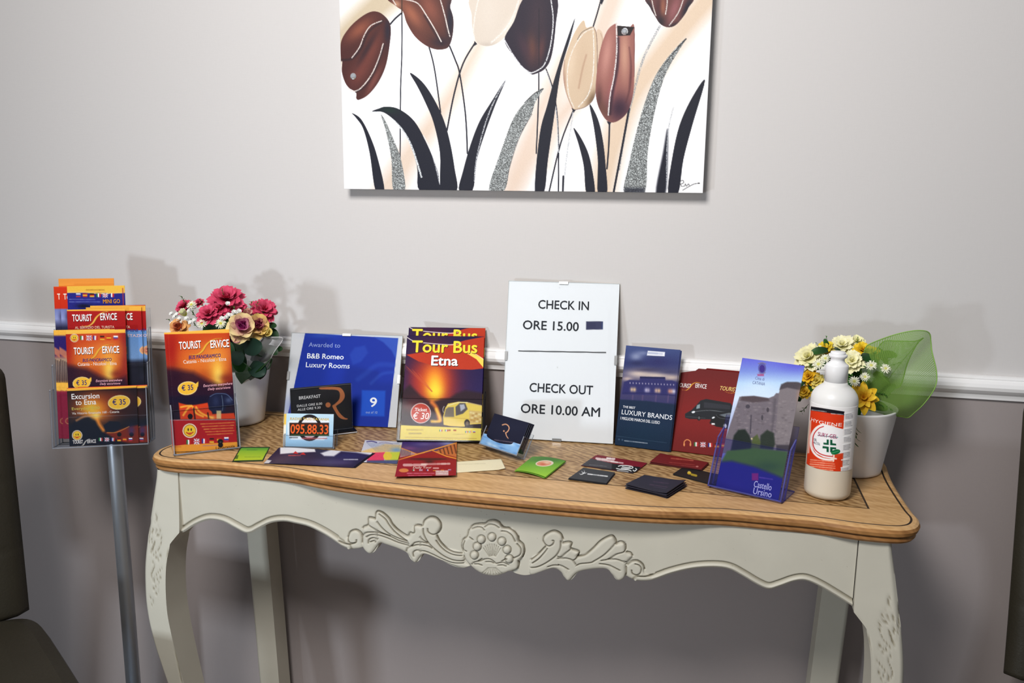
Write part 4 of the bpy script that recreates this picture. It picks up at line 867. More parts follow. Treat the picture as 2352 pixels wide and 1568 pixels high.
def art_map_side(A, dx):
    A.crop(100+dx, 620, 3.563); A.fill((40, 28, 110)); A.vgrad([(490, (244, 184, 70)), (528, (242, 180, 66)), (545, (44, 30, 104)), (680, (40, 22, 90)), (700, (120, 60, 80)), (730, (170, 140, 116)), (800, (150, 130, 120)), (900, (120, 92, 82)), (930, (236, 176, 64)), (975, (240, 180, 66)), (1000, (140, 24, 56)), (1450, (128, 24, 52))])
    A.poly([(128, 560), (180, 520), (300, 520), (300, 700), (86, 700), (86, 565)], (40, 26, 100), .8, soft=12); A.poly([(75, 680), (200, 760), (200, 700), (75, 620)], (212, 130, 90), .8, soft=10)
    for q in range(6): A.rect(92+q*17, 730+q*8, 102+q*17, 920, (56, 44, 48), .75, 6)
    A.poly([(80, 920), (190, 925), (190, 960), (130, 990), (80, 970)], (242, 184, 70)); A.ell(160, 1235, 26, 26, (196, 150, 90), .6); A.ell(160, 1235, 18, 18, (140, 30, 50)); A.blob(160, 1390, 20, 10, (200, 130, 90), .5); A.speck(4, 2)
def art_etna_card(A, dx=0.0):
    A.crop(100+dx, 620, 3.563); A.fill((24, 22, 34)); A.vgrad([(940, (30, 18, 24)), (1180, (36, 24, 30)), (1230, (20, 24, 36)), (1450, (14, 20, 34))])
    A.blob(430, 1120, 200, 130, (200, 84, 28), .95); A.blob(420, 1140, 110, 100, (240, 136, 40), .9); A.blob(390, 1130, 80, 60, (226, 196, 60), .8); A.blob(600, 1050, 130, 60, (120, 40, 24), .7); A.blob(640, 1130, 90, 60, (40, 18, 24), .7)
    A.poly([(200, 1300), (280, 1200), (360, 1190), (440, 1240), (500, 1310), (560, 1400), (560, 1460), (190, 1460)], (18, 24, 38), .95, soft=20)
    A.line([(430, 1180), (450, 1250), (490, 1310)], 26, (240, 140, 50), .9, soft=18); A.line([(400, 1190), (330, 1200), (270, 1230)], 14, (226, 150, 90), .8, soft=14); A.blob(430, 1190, 40, 30, (250, 220, 110), .9)
    A.poly([(500, 1330), (640, 1300), (760, 1270), (900, 1260), (900, 1460), (620, 1400)], (130, 40, 26), .9, soft=16); A.poly([(490, 1270), (540, 1235), (620, 1240), (640, 1290), (580, 1330), (510, 1325)], (20, 26, 40), soft=6); A.line([(520, 1330), (600, 1325), (700, 1280)], 6, (226, 140, 60), .8)
    for x in (620, 720): A.ell(x, 1345, 18, 18, (20, 16, 20))
    A.blob(720, 1310, 30, 40, (50, 50, 110), .7); A.line([(200, 1205), (900, 1180)], 4, (150, 156, 170), .4, smooth=False)
    A.poly([(150, 965), (900, 920), (900, 955), (150, 992)], (244, 180, 60)); A.poly([(150, 955), (900, 920), (900, 938), (150, 972)], (206, 66, 50))
    A.t('Excursion', 230, 458, 1056, 42, (250, 246, 240), .02); A.t('to Etna', 262, 432, 1104, 42, (250, 240, 226), .02)
    A.t('Everyday 9:30', 232, 460, 1146, 22, (210, 190, 90), .008); A.t('Via Vittorio Emanuele 168 - Catania', 234, 620, 1182, 18, (236, 226, 216), .006)
    price(A, 618, 1082, 92, 58); smiley(A, 275, 1352, 42); logo(A, 240, 1412, 190, (226, 222, 220), (226, 220, 210)); flags(A, [468, 518, 568, 618, 664, 712, 800], 1386, 30, 26, 'igfdsrr'); A.speck(3, 6)
rackleaf((134, 640), -.0595, .102, .2, lambda A: art_orange_back(A, 12), 'orange leaflet standing highest at the back of the rack', side=(240, 160, 66))
rackleaf((123, 658), -.0560, .102, .2, art_orange_back, 'orange and red leaflet at the left of the rear row in the rack', side=(240, 160, 66))
rackleaf((137, 658.5), -.0520, .102, .2, lambda A: art_orange_back(A, 14), 'second orange leaflet behind the blue leaflet in the rack', side=(240, 160, 66))
rackleaf((153.5, 657), -.0470, .106, .2, art_mini, 'blue leaflet with a yellow top in the rear row of the rack')
rackleaf((207, 702), -.0380, .102, .2, lambda A: art_red_top(A, 42), 'red leaflet pushed to the right behind the front red one in the rack')
rackleaf((197, 706), -.0340, .102, .2, lambda A: art_red_top(A, 36), 'second red leaflet in the middle row of the rack, hidden but for its right edge')
rackleaf((153.5, 711), -.0270, .106, .2, art_red_top, 'front red leaflet in the middle row of the rack')
rackleaf((123, 758), -.0190, .101, .212, lambda A: art_map_side(A, 0), 'leftmost purple and maroon leaflet at the left edge of the rack')
rackleaf((134.5, 758.5), -.0160, .101, .212, lambda A: art_map_side(A, 12), 'second purple and maroon leaflet from the left edge of the rack')
PX_ = (100+180/3.563-75/3.733*1.085, 620+497/3.563-440/3.733*1.085, 3.733/1.075)
def art_pano_rack(A):
    art_panorama(A, (150.5-75/4.12, 758.5-440/4.12, 4.12), lower=False, lt=62, bt=48)
    A.crop(*S1); smiley(A, 252, 556, 34); flags(A, [318, 372, 424, 480, 534, 590], 555, 36, 34)
    A.poly([(180, 492), (662, 480), (640, 505), (300, 512), (180, 525)], (246, 190, 76))
rackleaf((150.5, 759), -.0120, .108, .2, art_pano_rack, 'orange volcano leaflet in the front row of the rack')
rackleaf((179, 889), -.0080, .126, .2, lambda A: art_etna_card(A, 25), 'wide dark excursion leaflet shifted to the right behind another in the rack', 120, 110)
rackleaf((153.5, 891), -.0050, .126, .2, art_etna_card, 'wide dark excursion leaflet with a yellow price at the front of the rack', 120, 110)

# ================================================================== award in a clip frame
def clipframe(f, w, h, art, label, nx, ny, glass_t=0.0035):
    r = empty('picture_frame', f.p(w/2, 0, 0), label, 'picture frame')
    surf('print', flat(f, w, h, off=0), nx, ny, art, PRINT, r, th=0.0006)
    mb = MB(); fbox(mb, f, (0, 0, -0.0045), (w, h, -0.0008)); mb.build('backing_board', mat('beige_fibreboard', (196, 178, 146), rough=0.8, noise=0.05, nscale=60), r)
    mb = MB(); fbox(mb, f, (0, 0, 0.0006), (w, h, 0.0022), 0, 1); mb.build('glass_pane', [GLASS, GLE], r)
    for a, b, dx, dy in ((w/2, h, .0085, .004), (w/2, 0, .0085, -.004), (0, h*.52, -.004, .0085), (w, h*.52, .004, .0085)):
        mb = MB(); x0, x1 = sorted((a-abs(dx) if abs(dx) > .005 else a-.0008 if dx > 0 else a-.0016, a+abs(dx) if abs(dx) > .005 else a+.0016 if dx > 0 else a+.0008))
        y0, y1 = sorted((b-abs(dy) if abs(dy) > .005 else b-.0008 if dy > 0 else b-.0014, b+abs(dy) if abs(dy) > .005 else b+.0014 if dy > 0 else b+.0008))
        if abs(dx) > .005: fbox(mb, f, (x0, min(b, b-dy), .0022), (x1, max(b, b-dy), .003)); fbox(mb, f, (x0, min(b, b+dy*.25), -.005), (x1, max(b, b+dy*.25), .003))
        else: fbox(mb, f, (min(a, a-dx), y0-0, .0022), (max(a, a-dx), y1, .003)); fbox(mb, f, (min(a, a+dx*.25), y0, -.005), (max(a, a+dx*.25), y1, .003))
        mb.build('clip', CLIP, r)
    return r
GLASS = acrylic('picture_glass', tint=(253, 254, 254), refl=.05, body=0.003); GLE = acrylic('glass_cut_edge', tint=(180, 205, 198), refl=.12, body=.5, bodycol=(190, 214, 206))
CLIP = mat('spring_steel_clip', (188, 188, 186), rough=0.3, metal=0.9)
S3 = (640, 720, 4.237)
def art_award(A):
    A.crop(*S3); A.fill((214, 214, 218))
    A.poly([(258, 190), (1163, 240), (1062, 1112), (60, 1098), (125, 830)], (10, 44, 156))
    blue = [(258, 190), (1163, 240), (1062, 1112), (60, 1098)]
    A.poly([(930, 228), (1163, 240), (1140, 440), (1100, 360), (1020, 280)], (56, 92, 190), .75, soft=14)
    A.poly([(690, 400), (740, 330), (840, 310), (870, 380), (800, 470), (720, 500)], (40, 74, 180), .55, soft=18)
    A.line([(1110, 500), (960, 500), (840, 590), (770, 640)], 46, (36, 70, 178), .55, soft=24); A.line([(1110, 570), (1000, 590), (900, 680)], 30, (44, 80, 184), .5, soft=20)
    A.blob(420, 215, 140, 24, (50, 84, 190), .6); A.blob(300, 900, 260, 120, (8, 40, 160), .5)
    A.poly([(810, 745), (1040, 750), (1030, 1000), (800, 995)], (24, 86, 206), .9, soft=14)
    A.t('Awarded to', 292, 598, 322, 42, (150, 166, 220), 0); A.t('B&B Romeo', 276, 632, 434, 48, (246, 248, 252), .02); A.t('Luxury Rooms', 264, 690, 520, 48, (240, 243, 252), .016)
    A.t('9', 884, 954, 905, 88, (246, 248, 252), .03); A.t('out of 10', 848, 960, 970, 24, (160, 180, 226), .005)
    A.speck(2, 1)
f, w, h = leanwall((650.6, 973.7), (910, 984), (805, 770), -0.026, 0.8)
f = shift(f, 0, 0.002, 0)
clipframe(f, w, h, art_award, 'glass clip frame with a blue award certificate leaning on the wall', 240, 210)

# ================================================================== check-in notice in a clip frame
S5 = (1140, 630, 3.733)
def art_check(A):
    A.crop(*S5); A.fill((236, 237, 240)); k = (40, 42, 48)
    A.t('CHECK IN', 358, 793, 292, 72, k, .024); A.t('ORE 15.00', 226, 706, 468, 74, k, .024)
    A.line([(192, 656), (938, 670)], 9, (30, 31, 34), 1, smooth=False)
    A.t('CHECK OUT', 283, 828, 1004, 74, k, .024); A.t('ORE 10.00 AM', 208, 888, 1184, 76, k, .024)
    A.poly([(770, 402), (915, 402), (914, 472), (768, 474)], (62, 62, 92)); A.rect(775, 408, 850, 468, (52, 52, 82), .5, 8); A.rect(902, 404, 914, 470, (50, 70, 120), .6, 4)
    A.ell(524, 797, 5, 7, (206, 208, 206), .8); A.ell(543, 115, 5, 4, (200, 200, 204), .7); A.rect(960, 300, 975, 1400, (226, 226, 230), .25, 10)
    A.speck(1.2, 1)
f, w, h = leanwall((1152, 1006), (1408, 1021), (1300, 650), -0.010, 0.8)
CKF = shift(f, 0, 0.0015, 0)
clipframe(CKF, w, h, art_check, 'tall white check in and check out notice in a clip frame', 210, 300)

# ================================================================== breakfast card on its black stand
def art_break(A):
    A.crop(*S3); A.fill((30, 31, 34)); A.blob(700, 900, 60, 260, (16, 18, 24), .7); A.blob(400, 700, 400, 40, (42, 42, 44), .6)
    cp = (196, 118, 72)
    A.poly([(395, 722), (430, 712), (560, 714), (610, 728), (640, 775), (640, 820), (610, 862), (570, 890), (560, 905), (590, 960), (640, 1010), (672, 1020), (660, 1030), (615, 1024), (580, 1000), (545, 945), (522, 898), (545, 880), (585, 840), (596, 800), (590, 762), (560, 742), (470, 738), (405, 736)], cp, 1, 0, True)
    A.ell(481, 888, 25, 25, cp)
    wt = (236, 234, 232); A.t('BREAKFAST', 198, 408, 836, 30, wt, .022); A.t('DALLE ORE 8.00', 178, 424, 910, 22, wt, .02); A.t('ALLE ORE 9.30', 184, 408, 946, 22, wt, .02); A.speck(1.5, 2)
f, w, h = leaner((669, 996), (806.5, 980), (744, 884), 0.089, 0.806)
f = shift(f, 0, 0, 0.006)
fb = f
r = empty('breakfast_card', f.p(w/2, 0, -.01), 'black breakfast hours card with a copper letter in a slanted clear stand', 'table sign')
surf('card', flat(f, w, h, off=0), 136, 104, art_break, MATTE, r, th=0.0012, side=(30, 30, 34))
mb = MB(); fbox(mb, f, (-.001, 0, .0004), (w+.001, h*.98, .0024), 0, 1)
g = nrm([f.n[0], f.n[1], 0]); tp = lambda a: f.p(a, h*.98, -.002); bt = lambda a: f.p(a, 0, -.002)
back = lambda a: np.array([*(tp(a)-g*.022)[:2], .806])
for a, b in ((tp, back),):
    V = np.array([tp(0), tp(w), back(0), back(w)]); mb.add(np.concatenate([V, V-g*.0018]), [(0, 1, 3, 2), (4, 6, 7, 5), (0, 2, 6, 4), (1, 5, 7, 3), (0, 4, 5, 1), (2, 3, 7, 6)], 0); mb.M[-3] = 1; mb.M[-4] = 1
mb.build('clear_stand', [ACR, ACE], r)
# plinth: black base with a pale layer under it
A0 = f.p(-.004, 0, 0); 
mb = MB(); V = []
for z in (.8004, .8022, .8058):
    pass
def plinth(z0, z1, e):
    q = [f.p(-.004-e, 0, 0)+g*(.020+e), f.p(w+.004+e, 0, 0)+g*(.020+e), f.p(w+.004+e, 0, 0)-g*(.030+e), f.p(-.004-e, 0, 0)-g*(.030+e)]
    V = [np.array([p[0], p[1], z]) for z in (z0, z1) for p in q]
    return np.array(V), [(3, 2, 1, 0), (4, 5, 6, 7), (0, 1, 5, 4), (1, 2, 6, 5), (2, 3, 7, 6), (3, 0, 4, 7)]
BLK = mat('gloss_black_plastic', (18, 20, 26), rough=0.12, spec=0.6)
mb = MB(); mb.add(*plinth(.8032, .8056, 0)); mb.build('plinth', BLK, r)
mb = MB(); mb.add(*plinth(.8016, .8032, .0005)); mb.build('plinth_band', mat('white_plastic', (222, 224, 228), rough=0.4), r)
mb = MB(); mb.add(*plinth(.8002, .8016, -.001)); mb.build('plinth_foot', BLK, r)

# ================================================================== taxi cards in a clear box
def art_taxi(A, dx=0):
    A.crop(640+dx, 720, 4.237); A.fill((160, 200, 226)); A.vgrad([(970, (188, 216, 230)), (1290, (150, 190, 220))])
    A.poly([(88, 1060), (110, 1040), (490, 1030), (490, 1180), (440, 1230), (120, 1225), (90, 1180)], (228, 232, 236), .9, soft=10)
    A.ell(300, 1110, 118, 130, (30, 26, 28)); A.ell(300, 1110, 88, 100, (226, 226, 228)); A.blob(300, 1210, 50, 20, (190, 70, 70), .6)
    A.rect(105, 1062, 490, 1190, (28, 24, 24), 1, 6); A.rect(112, 1064, 484, 1172, (62, 28, 18)); A.rect(115, 1086, 480, 1172, (20, 30, 18), .6)
    A.t('095.88.33', 114, 482, 1164, 86, (220, 92, 38), .03); A.line([(120, 1182), (484, 1182)], 8, (70, 110, 50), .8, smooth=False)
    A.t('RADIO TAXI CATANIA', 112, 492, 1034, 24, (214, 180, 80), .02); pass
    A.dash(108, 190, 1206, 12, (40, 40, 46), 1); A.dash(230, 480, 1214, 12, (176, 90, 96), 2); A.speck(3, 1)
TXA, TXB = wz((654, 1025)), wz((765, 1027))
f, w, h = leaner((655, 1025), (765, 1027), (712, 949), 0.060, 0.8035, 0.086)
def boxholder(name, label, f, w, hh, depth, mats, cat='card holder'):
    r = empty(name, f.p(w/2, 0, 0), label, cat)
    mb = MB(); fbox(mb, f, (-.003, -.002, .0022), (w+.003, hh, .0040), 0, 1)
    for x in (-.0030, w+.0012): fbox(mb, f, (x, -.002, -depth), (x+.0018, hh*1.1, .0022), 0, 1)
    fbox(mb, f, (-.0012, -.002, -depth), (w+.0012, -.0004, .0022), 0, 1); fbox(mb, f, (-.003, -.002, -depth-.0018), (w+.003, hh*1.5, -depth), 0, 1)
    mb.build('clear_box', mats, r); return r
boxholder('card_holder', 'small clear holder full of light blue taxi cards', f, w, .021, .020, [ACR, ACE])
for k in range(4):
    fk = shift(f, -.0016*k-(.003 if k else 0), 0.0002*k, .0012-.0038*k)
    surf('taxi_card', flat(fk, w, .055+(.0045 if k == 0 else .003)), (112 if k == 0 else 40), (80 if k == 0 else 30), (lambda A: art_taxi(A)) if k == 0 else (lambda A, k=k: (A.fill((236, 226, 206)), A.crop(*S3), A.rect(20, 960, 600, 1080, (232, 190, 80), .9, 10))), PRINT,
         label=['front light blue taxi card with orange phone digits', 'second taxi card in the clear box, just behind the front one', 'third taxi card in the clear box', 'rearmost taxi card in the clear box'][k], cat='card', group='taxi cards in the clear box')

# ================================================================== Etna tour bus flyers in a dark sided holder
S4 = (890, 720, 3.92)
DRK = acrylic('smoked_acrylic_edge', tint=(60, 60, 64), refl=.1, body=.7, bodycol=(38, 36, 38))
def art_tour(A, dy=0.0):
    A.crop(890, 720+dy, 3.92); A.fill((32, 22, 70)); A.vgrad([(190, (30, 18, 62)), (700, (34, 24, 78)), (800, (40, 22, 44)), (1000, (40, 26, 30))])
    A.blob(420, 640, 230, 330, (176, 30, 24), .9); A.blob(270, 600, 70, 120, (170, 40, 40), .5); A.blob(420, 610, 150, 230, (232, 84, 24), .95); A.blob(425, 650, 90, 160, (246, 196, 50), .95); A.blob(430, 700, 70, 70, (236, 226, 60), .8)
    for q in range(10): A.line([(400, 700), (300-20*q+10*(q % 3), 560-12*q)], 5, (200, 90, 50), .3, soft=6)
    A.poly([(130, 700), (200, 640), (300, 740), (400, 800), (480, 770), (560, 760), (620, 720), (700, 690), (890, 720), (890, 1010), (120, 1010)], (42, 24, 34), .92, soft=26)
    A.blob(240, 830, 130, 70, (110, 30, 34), .7); A.line([(400, 800), (440, 850), (470, 960)], 34, (240, 130, 50), .9, soft=20); A.line([(440, 860), (475, 960), (400, 970)], 26, (250, 200, 80), .9, soft=14)
    A.poly([(170, 370), (330, 345), (700, 240), (885, 205), (885, 490), (760, 505), (560, 500), (420, 470), (280, 430)], (186, 54, 28)); A.poly([(700, 350), (760, 350), (880, 420), (875, 500), (800, 410)], (244, 214, 90)); A.line([(700, 352), (770, 352), (885, 425)], 6, (250, 240, 190), .9)
    A.line([(160, 200), (220, 240), (300, 260), (560, 280), (640, 270)], 6, (246, 236, 226), .95)
    A.t('Tour Bus', 219, 812, 350, 102, (70, 30, 20), .045); A.t('Tour Bus', 216, 808, 346, 102, (240, 222, 60), .035, z=2); A.t('Etna', 396, 638, 468, 84, (40, 20, 20), .05); A.t('Etna', 392, 634, 464, 84, (250, 248, 240), .04, z=2)
    # coach
    A.poly([(505, 1000), (500, 930), (520, 850), (545, 810), (640, 792), (720, 796), (860, 830), (860, 990), (720, 1000), (690, 1018), (560, 1012)], (236, 206, 92), 1, 0)
    A.poly([(510, 930), (525, 860), (548, 842), (600, 840), (600, 930)], (120, 110, 100), .95, 4); A.poly([(612, 840), (650, 805), (700, 805), (722, 860), (680, 900), (615, 920)], (84, 78, 84), .95, 4); A.poly([(650, 820), (690, 815), (700, 850), (660, 880)], (206, 210, 220), .8, 6)
    A.line([(720, 800), (860, 830)], 8, (196, 170, 120), .9, smooth=False); A.poly([(735, 870), (860, 880), (860, 980), (740, 990)], (214, 180, 110), .9, 5)
    for q in range(16): A.blob(750+(q*37) % 105, 890+(q*53) % 90, 14, 9, (176, 130, 70) if q % 2 else (240, 226, 170), .8)
    A.line([(540, 830), (640, 800), (720, 800)], 5, (250, 244, 210), .9); A.ell(716, 985, 26, 34, (36, 28, 28)); A.ell(718, 988, 14, 18, (120, 100, 80)); A.line([(600, 840), (605, 930)], 6, (226, 200, 96), 1); A.line([(505, 935), (610, 940), (860, 960)], 5, (200, 160, 70), .8)
    A.line([(510, 835), (498, 860), (504, 890)], 6, (220, 214, 200), .8)
    A.ell(300, 896, 92, 92, (226, 200, 190)); A.ell(300, 896, 85, 85, (196, 58, 36)); A.t('Ticket', 244, 356, 878, 30, (250, 236, 226), .02); A.t('€ 30', 228, 372, 948, 56, (250, 236, 226), .01, .15)
    A.poly([(120, 1004), (860, 1034), (860, 1150), (110, 1140)], (240, 218, 96)); A.dash(176, 345, 1046, 16, (196, 164, 76), 14, 0, .7); A.dash(196, 300, 1078, 14, (150, 116, 70), 15, 0, .7)
    flags(A, [480, 530, 556, 606], 1052, 26, 16, 'iidd'); flags(A, [710, 742, 780], 1064, 22, 16, 'iir'); A.dash(160, 800, 1112, 6, (190, 150, 60), 3, .02); A.dash(590, 700, 1086, 5, (190, 150, 60), 4)
    A.speck(3, 5)
f, w, h = leaner((918, 1010), (1105, 1013), (1022, 772), 0.208, 0.8055, 0.150)
hf = shift(f, -.006, -.002, .004)
holder('leaflet_holder', 'dark edged clear holder with two coach tour flyers in the middle of the table', hf, w+.012, .13, .082, .016, .05, edge=DRK)
surf('tour_flyer', flat(f, w, h, off=.0014), 188, 244, lambda A: art_tour(A), PRINT, label='front flyer with an erupting volcano and a yellow coach', cat='flyer', group='coach flyers in the dark edged holder')
fk = shift(f, .0012, .0205, -.0055)
surf('tour_flyer', flat(fk, w, h, off=0), 188, 244, lambda A: art_tour(A, -26.5), PRINT, label='rear coach flyer, only its top strip showing above the front one', cat='flyer', group='coach flyers in the dark edged holder')

# ================================================================== navy business cards in a blue filled holder
def art_rcard(A):
    A.crop(*S5); A.fill((14, 18, 42)); A.blob(150, 1300, 160, 60, (22, 26, 50), .7)
    cp = (206, 150, 112)
    A.line([(52, 1290), (78, 1284), (100, 1295), (110, 1318), (98, 1345), (80, 1358)], 9, cp, 1); A.line([(80, 1358), (88, 1385), (102, 1405)], 9, cp, 1, w1=6); A.ell(65, 1342, 7, 7, cp)
    A.dash(-15, 155, 1418, 9, (110, 96, 106), 6, .14); A.speck(1.5, 1)
f, w, h = leaner((1112, 1016), (1192, 1041), (1171, 961), 0.056, 0.8130, 0.087)
r = empty('card_holder', f.p(w/2, 0, 0), 'clear card holder with a blue water-like front and navy cards', 'card holder')
mb = MB(); 
for x in (-.0040, w+.0022): fbox(mb, f, (x, -.006, -.014), (x+.0018, .030, .0075), 0, 1)
fbox(mb, f, (-.004, -.006, -.0158), (w+.004, .040, -.014), 0, 1); fbox(mb, f, (-.0022, -.006, -.014), (w+.0022, -.0045, .0075), 0, 1)
mb.build('clear_box', [ACR, ACE], r)
def art_water(A):
    A.crop(*S5); A.fill((130, 176, 222)); n = np.random.RandomState(4)
    for q in range(26): A.blob(n.uniform(-160, 230), n.uniform(1380, 1560), n.uniform(14, 50), n.uniform(6, 16), (200, 222, 240) if q % 2 else (74, 126, 190), .7, 18)
wf = shift(f, -.0022, -.0045, .0075)
def water(u, v):
    dip = .012*np.clip(1-np.abs(u-.45)/.36, 0, 1)**.3
    return wf.p(u*(w+.0044), .0195*(1-v)-dip*(1-v)*.75, 0.0003*np.sin(u*40)), np.broadcast_to(wf.n, (len(u), 3))
surf('blue_front', water, 72, 14, art_water, mat('blue_gel', vcol=True, rough=0.12, spec=0.6), r, th=.0012, side=(120, 170, 220))
for k in range(4):
    fk = shift(f, .0006*k, .0004*k, .0035-.004*k)
    surf('business_card', flat(fk, w, .056), 96 if k == 0 else 16, 64 if k == 0 else 12, art_rcard if k == 0 else (lambda A: A.fill((18, 22, 44))), MATTE, side=(30, 34, 56), th=.0006,
         label=['front navy business card with a copper letter in the blue holder', 'navy business card right behind the front one', 'third navy business card in the blue holder', 'rearmost navy business card in the blue holder'][k], cat='card', group='navy cards in the blue holder')

# ================================================================== leaflets leaning on the wall
S6 = (1400, 770, 3.92)
def art_lux(A):
    A.crop(*S6); A.fill((20, 36, 62)); A.vgrad([(90, (64, 80, 130)), (250, (48, 56, 106)), (400, (84, 80, 110)), (470, (70, 66, 100)), (600, (56, 54, 100)), (640, (24, 38, 70)), (1050, (18, 40, 64))])
    n = np.random.RandomState(2)
    for x, y, rx, ry, c, a in ((240, 190, 60, 40, (150, 160, 190), .8), (300, 160, 60, 24, (130, 140, 176), .7), (250, 250, 80, 26, (40, 44, 84), .8), (440, 240, 120, 50, (44, 44, 96), .8), (260, 340, 120, 40, (226, 206, 190), .85), (420, 360, 160, 34, (232, 212, 190), .8), (560, 380, 80, 24, (206, 186, 170), .8), (340, 310, 160, 22, (60, 56, 84), .8), (540, 330, 110, 22, (60, 60, 96), .8), (160, 390, 50, 20, (220, 196, 180), .7)): A.blob(x, y, rx, ry, c, a)
    A.poly([(130, 420), (180, 400), (270, 405), (275, 372), (500, 376), (505, 405), (560, 405), (625, 425), (605, 545), (110, 530)], (44, 44, 100), .95, 8); A.poly([(275, 370), (500, 376), (500, 390), (275, 386)], (30, 32, 76))
    for q in range(15): A.blob(185+q*28, 428+q*1.2, 5, 8, (214, 206, 220), .8)
    for x, c in ((200, (232, 200, 160)), (225, (240, 206, 150)), (330, (206, 200, 220)), (350, (180, 170, 190)), (420, (226, 190, 160)), (445, (240, 200, 150)), (540, (220, 150, 120)), (560, (226, 170, 140)), (580, (230, 226, 236))): A.blob(x, 478+x*.045, 16, 22, c, .8)
    A.line([(120, 520), (350, 520), (610, 545)], 8, (36, 36, 84), .8)
    for x in (210, 300, 420, 530): A.line([(x, 540), (x-6, 600)], 8, (150, 110, 140), .35, soft=10)
    A.poly([(80, 575), (340, 590), (600, 625), (560, 1060), (20, 1000)], (20, 40, 66), .97, 10); A.blob(300, 900, 300, 140, (16, 50, 74), .5)
    A.poly([(345, 138), (500, 150), (496, 188), (336, 180)], (232, 234, 240)); A.dash(352, 490, 158, 18, (160, 168, 196), 2, .07, .7); A.dash(336, 492, 190, 6, (60, 66, 90), 3, .06)
    wt = (230, 234, 240); A.t('THE BEST', 120, 232, 650, 19, wt, .02); A.t('LUXURY BRANDS', 108, 562, 708, 41, wt, .008); A.t('I MIGLIORI MARCHI DEL LUSSO', 98, 452, 756, 25, wt, .018)
    A.line([(60, 905), (515, 968)], 2.5, (70, 96, 120), .7, smooth=False); A.dash(136, 340, 948, 9, (180, 190, 204), 6, .11); A.ell(86, 936, 8, 8, (60, 84, 110)); A.ell(115, 940, 8, 8, (60, 84, 110)); A.speck(3, 1)
f, w, h = leanwall((1412, 1021), (1537.8, 1037.5), (1509, 799), -0.024, 0.8008)
LXF = f
surf('brochure', flat(f, w, h, off=.0014), 136, 230, art_lux, PRINT, label='front dark blue brochure with a night palace leaning right of the white notice', cat='brochure', group='dark blue brochures against the wall', th=.0012)
fk = shift(f, .0022, -.0002, -.0018)
surf('brochure', flat(fk, w, h-.001, off=.0012), 40, 60, art_lux, PRINT, label='second dark blue brochure hidden behind the front one, its pale edge showing', cat='brochure', group='dark blue brochures against the wall', th=.0012)
def art_redt(A, dx=0):
    A.crop(1400+dx, 770, 3.92); A.fill((116, 18, 16)); A.vgrad([(280, (100, 20, 20)), (700, (126, 20, 18)), (1090, (112, 16, 16))])
    A.t('TOURiST', 612, 730, 462, 36, (244, 240, 238), .012); A.t('ERViCE', 772, 872, 470, 38, (244, 240, 238), .012); A.line([(652, 490), (690, 494), (720, 470), (745, 440), (780, 424), (830, 430)], 9, (240, 180, 60), 1, taper=1.0)
    A.t('TOURIST D', 994, 1190, 492, 36, (240, 206, 120), .012, .25); A.t('NG', 1188, 1240, 500, 34, (244, 230, 200), .012, .2); A.line([(1040, 505), (1090, 520), (1150, 505), (1185, 480), (1160, 462), (1140, 458)], 7, (240, 180, 50), 1, taper=1.2)
    A.poly([(680, 740), (680, 705), (740, 670), (785, 625), (820, 585), (870, 572), (1090, 610), (1110, 640), (1105, 760), (860, 755), (720, 752)], (26, 30, 36), 1, 0); A.poly([(788, 628), (815, 618), (812, 655), (780, 662)], (130, 150, 156)); A.poly([(850, 600), (1085, 630), (1085, 665), (850, 650)], (44, 46, 54)); A.line([(740, 690), (900, 675), (1090, 700)], 4, (130, 136, 140), .8); A.ell(755, 690, 16, 9, (226, 232, 236), 1, -15); A.ell(805, 742, 18, 24, (18, 18, 20)); A.ell(806, 742, 9, 13, (90, 92, 94)); A.line([(690, 730), (860, 745)], 5, (70, 74, 78), .8)
    A.poly([(900, 790), (920, 740), (960, 720), (1010, 690), (1080, 690), (1150, 710), (1150, 830), (1060, 840), (960, 820)], (16, 18, 22), 1, 0); A.poly([(985, 715), (1080, 695), (1140, 715), (1130, 730), (1040, 735)], (120, 130, 140), .8, 4); A.ell(935, 740, 14, 7, (236, 240, 244), 1, -25); A.rect(918, 790, 948, 804, (230, 230, 232)); A.ell(1041, 815, 21, 26, (40, 42, 46)); A.ell(1041, 815, 14, 19, (190, 194, 198)); A.line([(960, 715), (1000, 745), (1140, 760)], 4, (100, 104, 110), .7); A.blob(1030, 850, 40, 6, (200, 130, 120), .5)
    A.line([(672, 985), (674, 955), (700, 938), (728, 955), (730, 985)], 8, (232, 150, 90), 1); A.ell(672, 982, 7, 16, (232, 150, 90)); A.ell(728, 982, 7, 16, (232, 150, 90))
    flags(A, [780, 842, 906, 968, 1028, 1088], 980, 38, 36, slope=.05); A.speck(2.5, 1)
f, w, h = leanwall((1541, 1034), (1694, 1054), (1643, 850), -0.0235, 0.8008)
surf('brochure', flat(f, w, h, off=.0016), 140, 190, art_redt, PRINT, label='front dark red brochure with a black van leaning behind the castle leaflet', cat='brochure', group='dark red brochures against the wall', th=.0012)
fk = shift(f, .0070, .0025, -.0016)
surf('brochure', flat(fk, w-.001, h, off=.0012), 32, 40, lambda A: A.fill((112, 20, 18)), PRINT, label='rear dark red brochure standing slightly higher and to the right', cat='brochure', group='dark red brochures against the wall', th=.0012, side=(120, 40, 36))

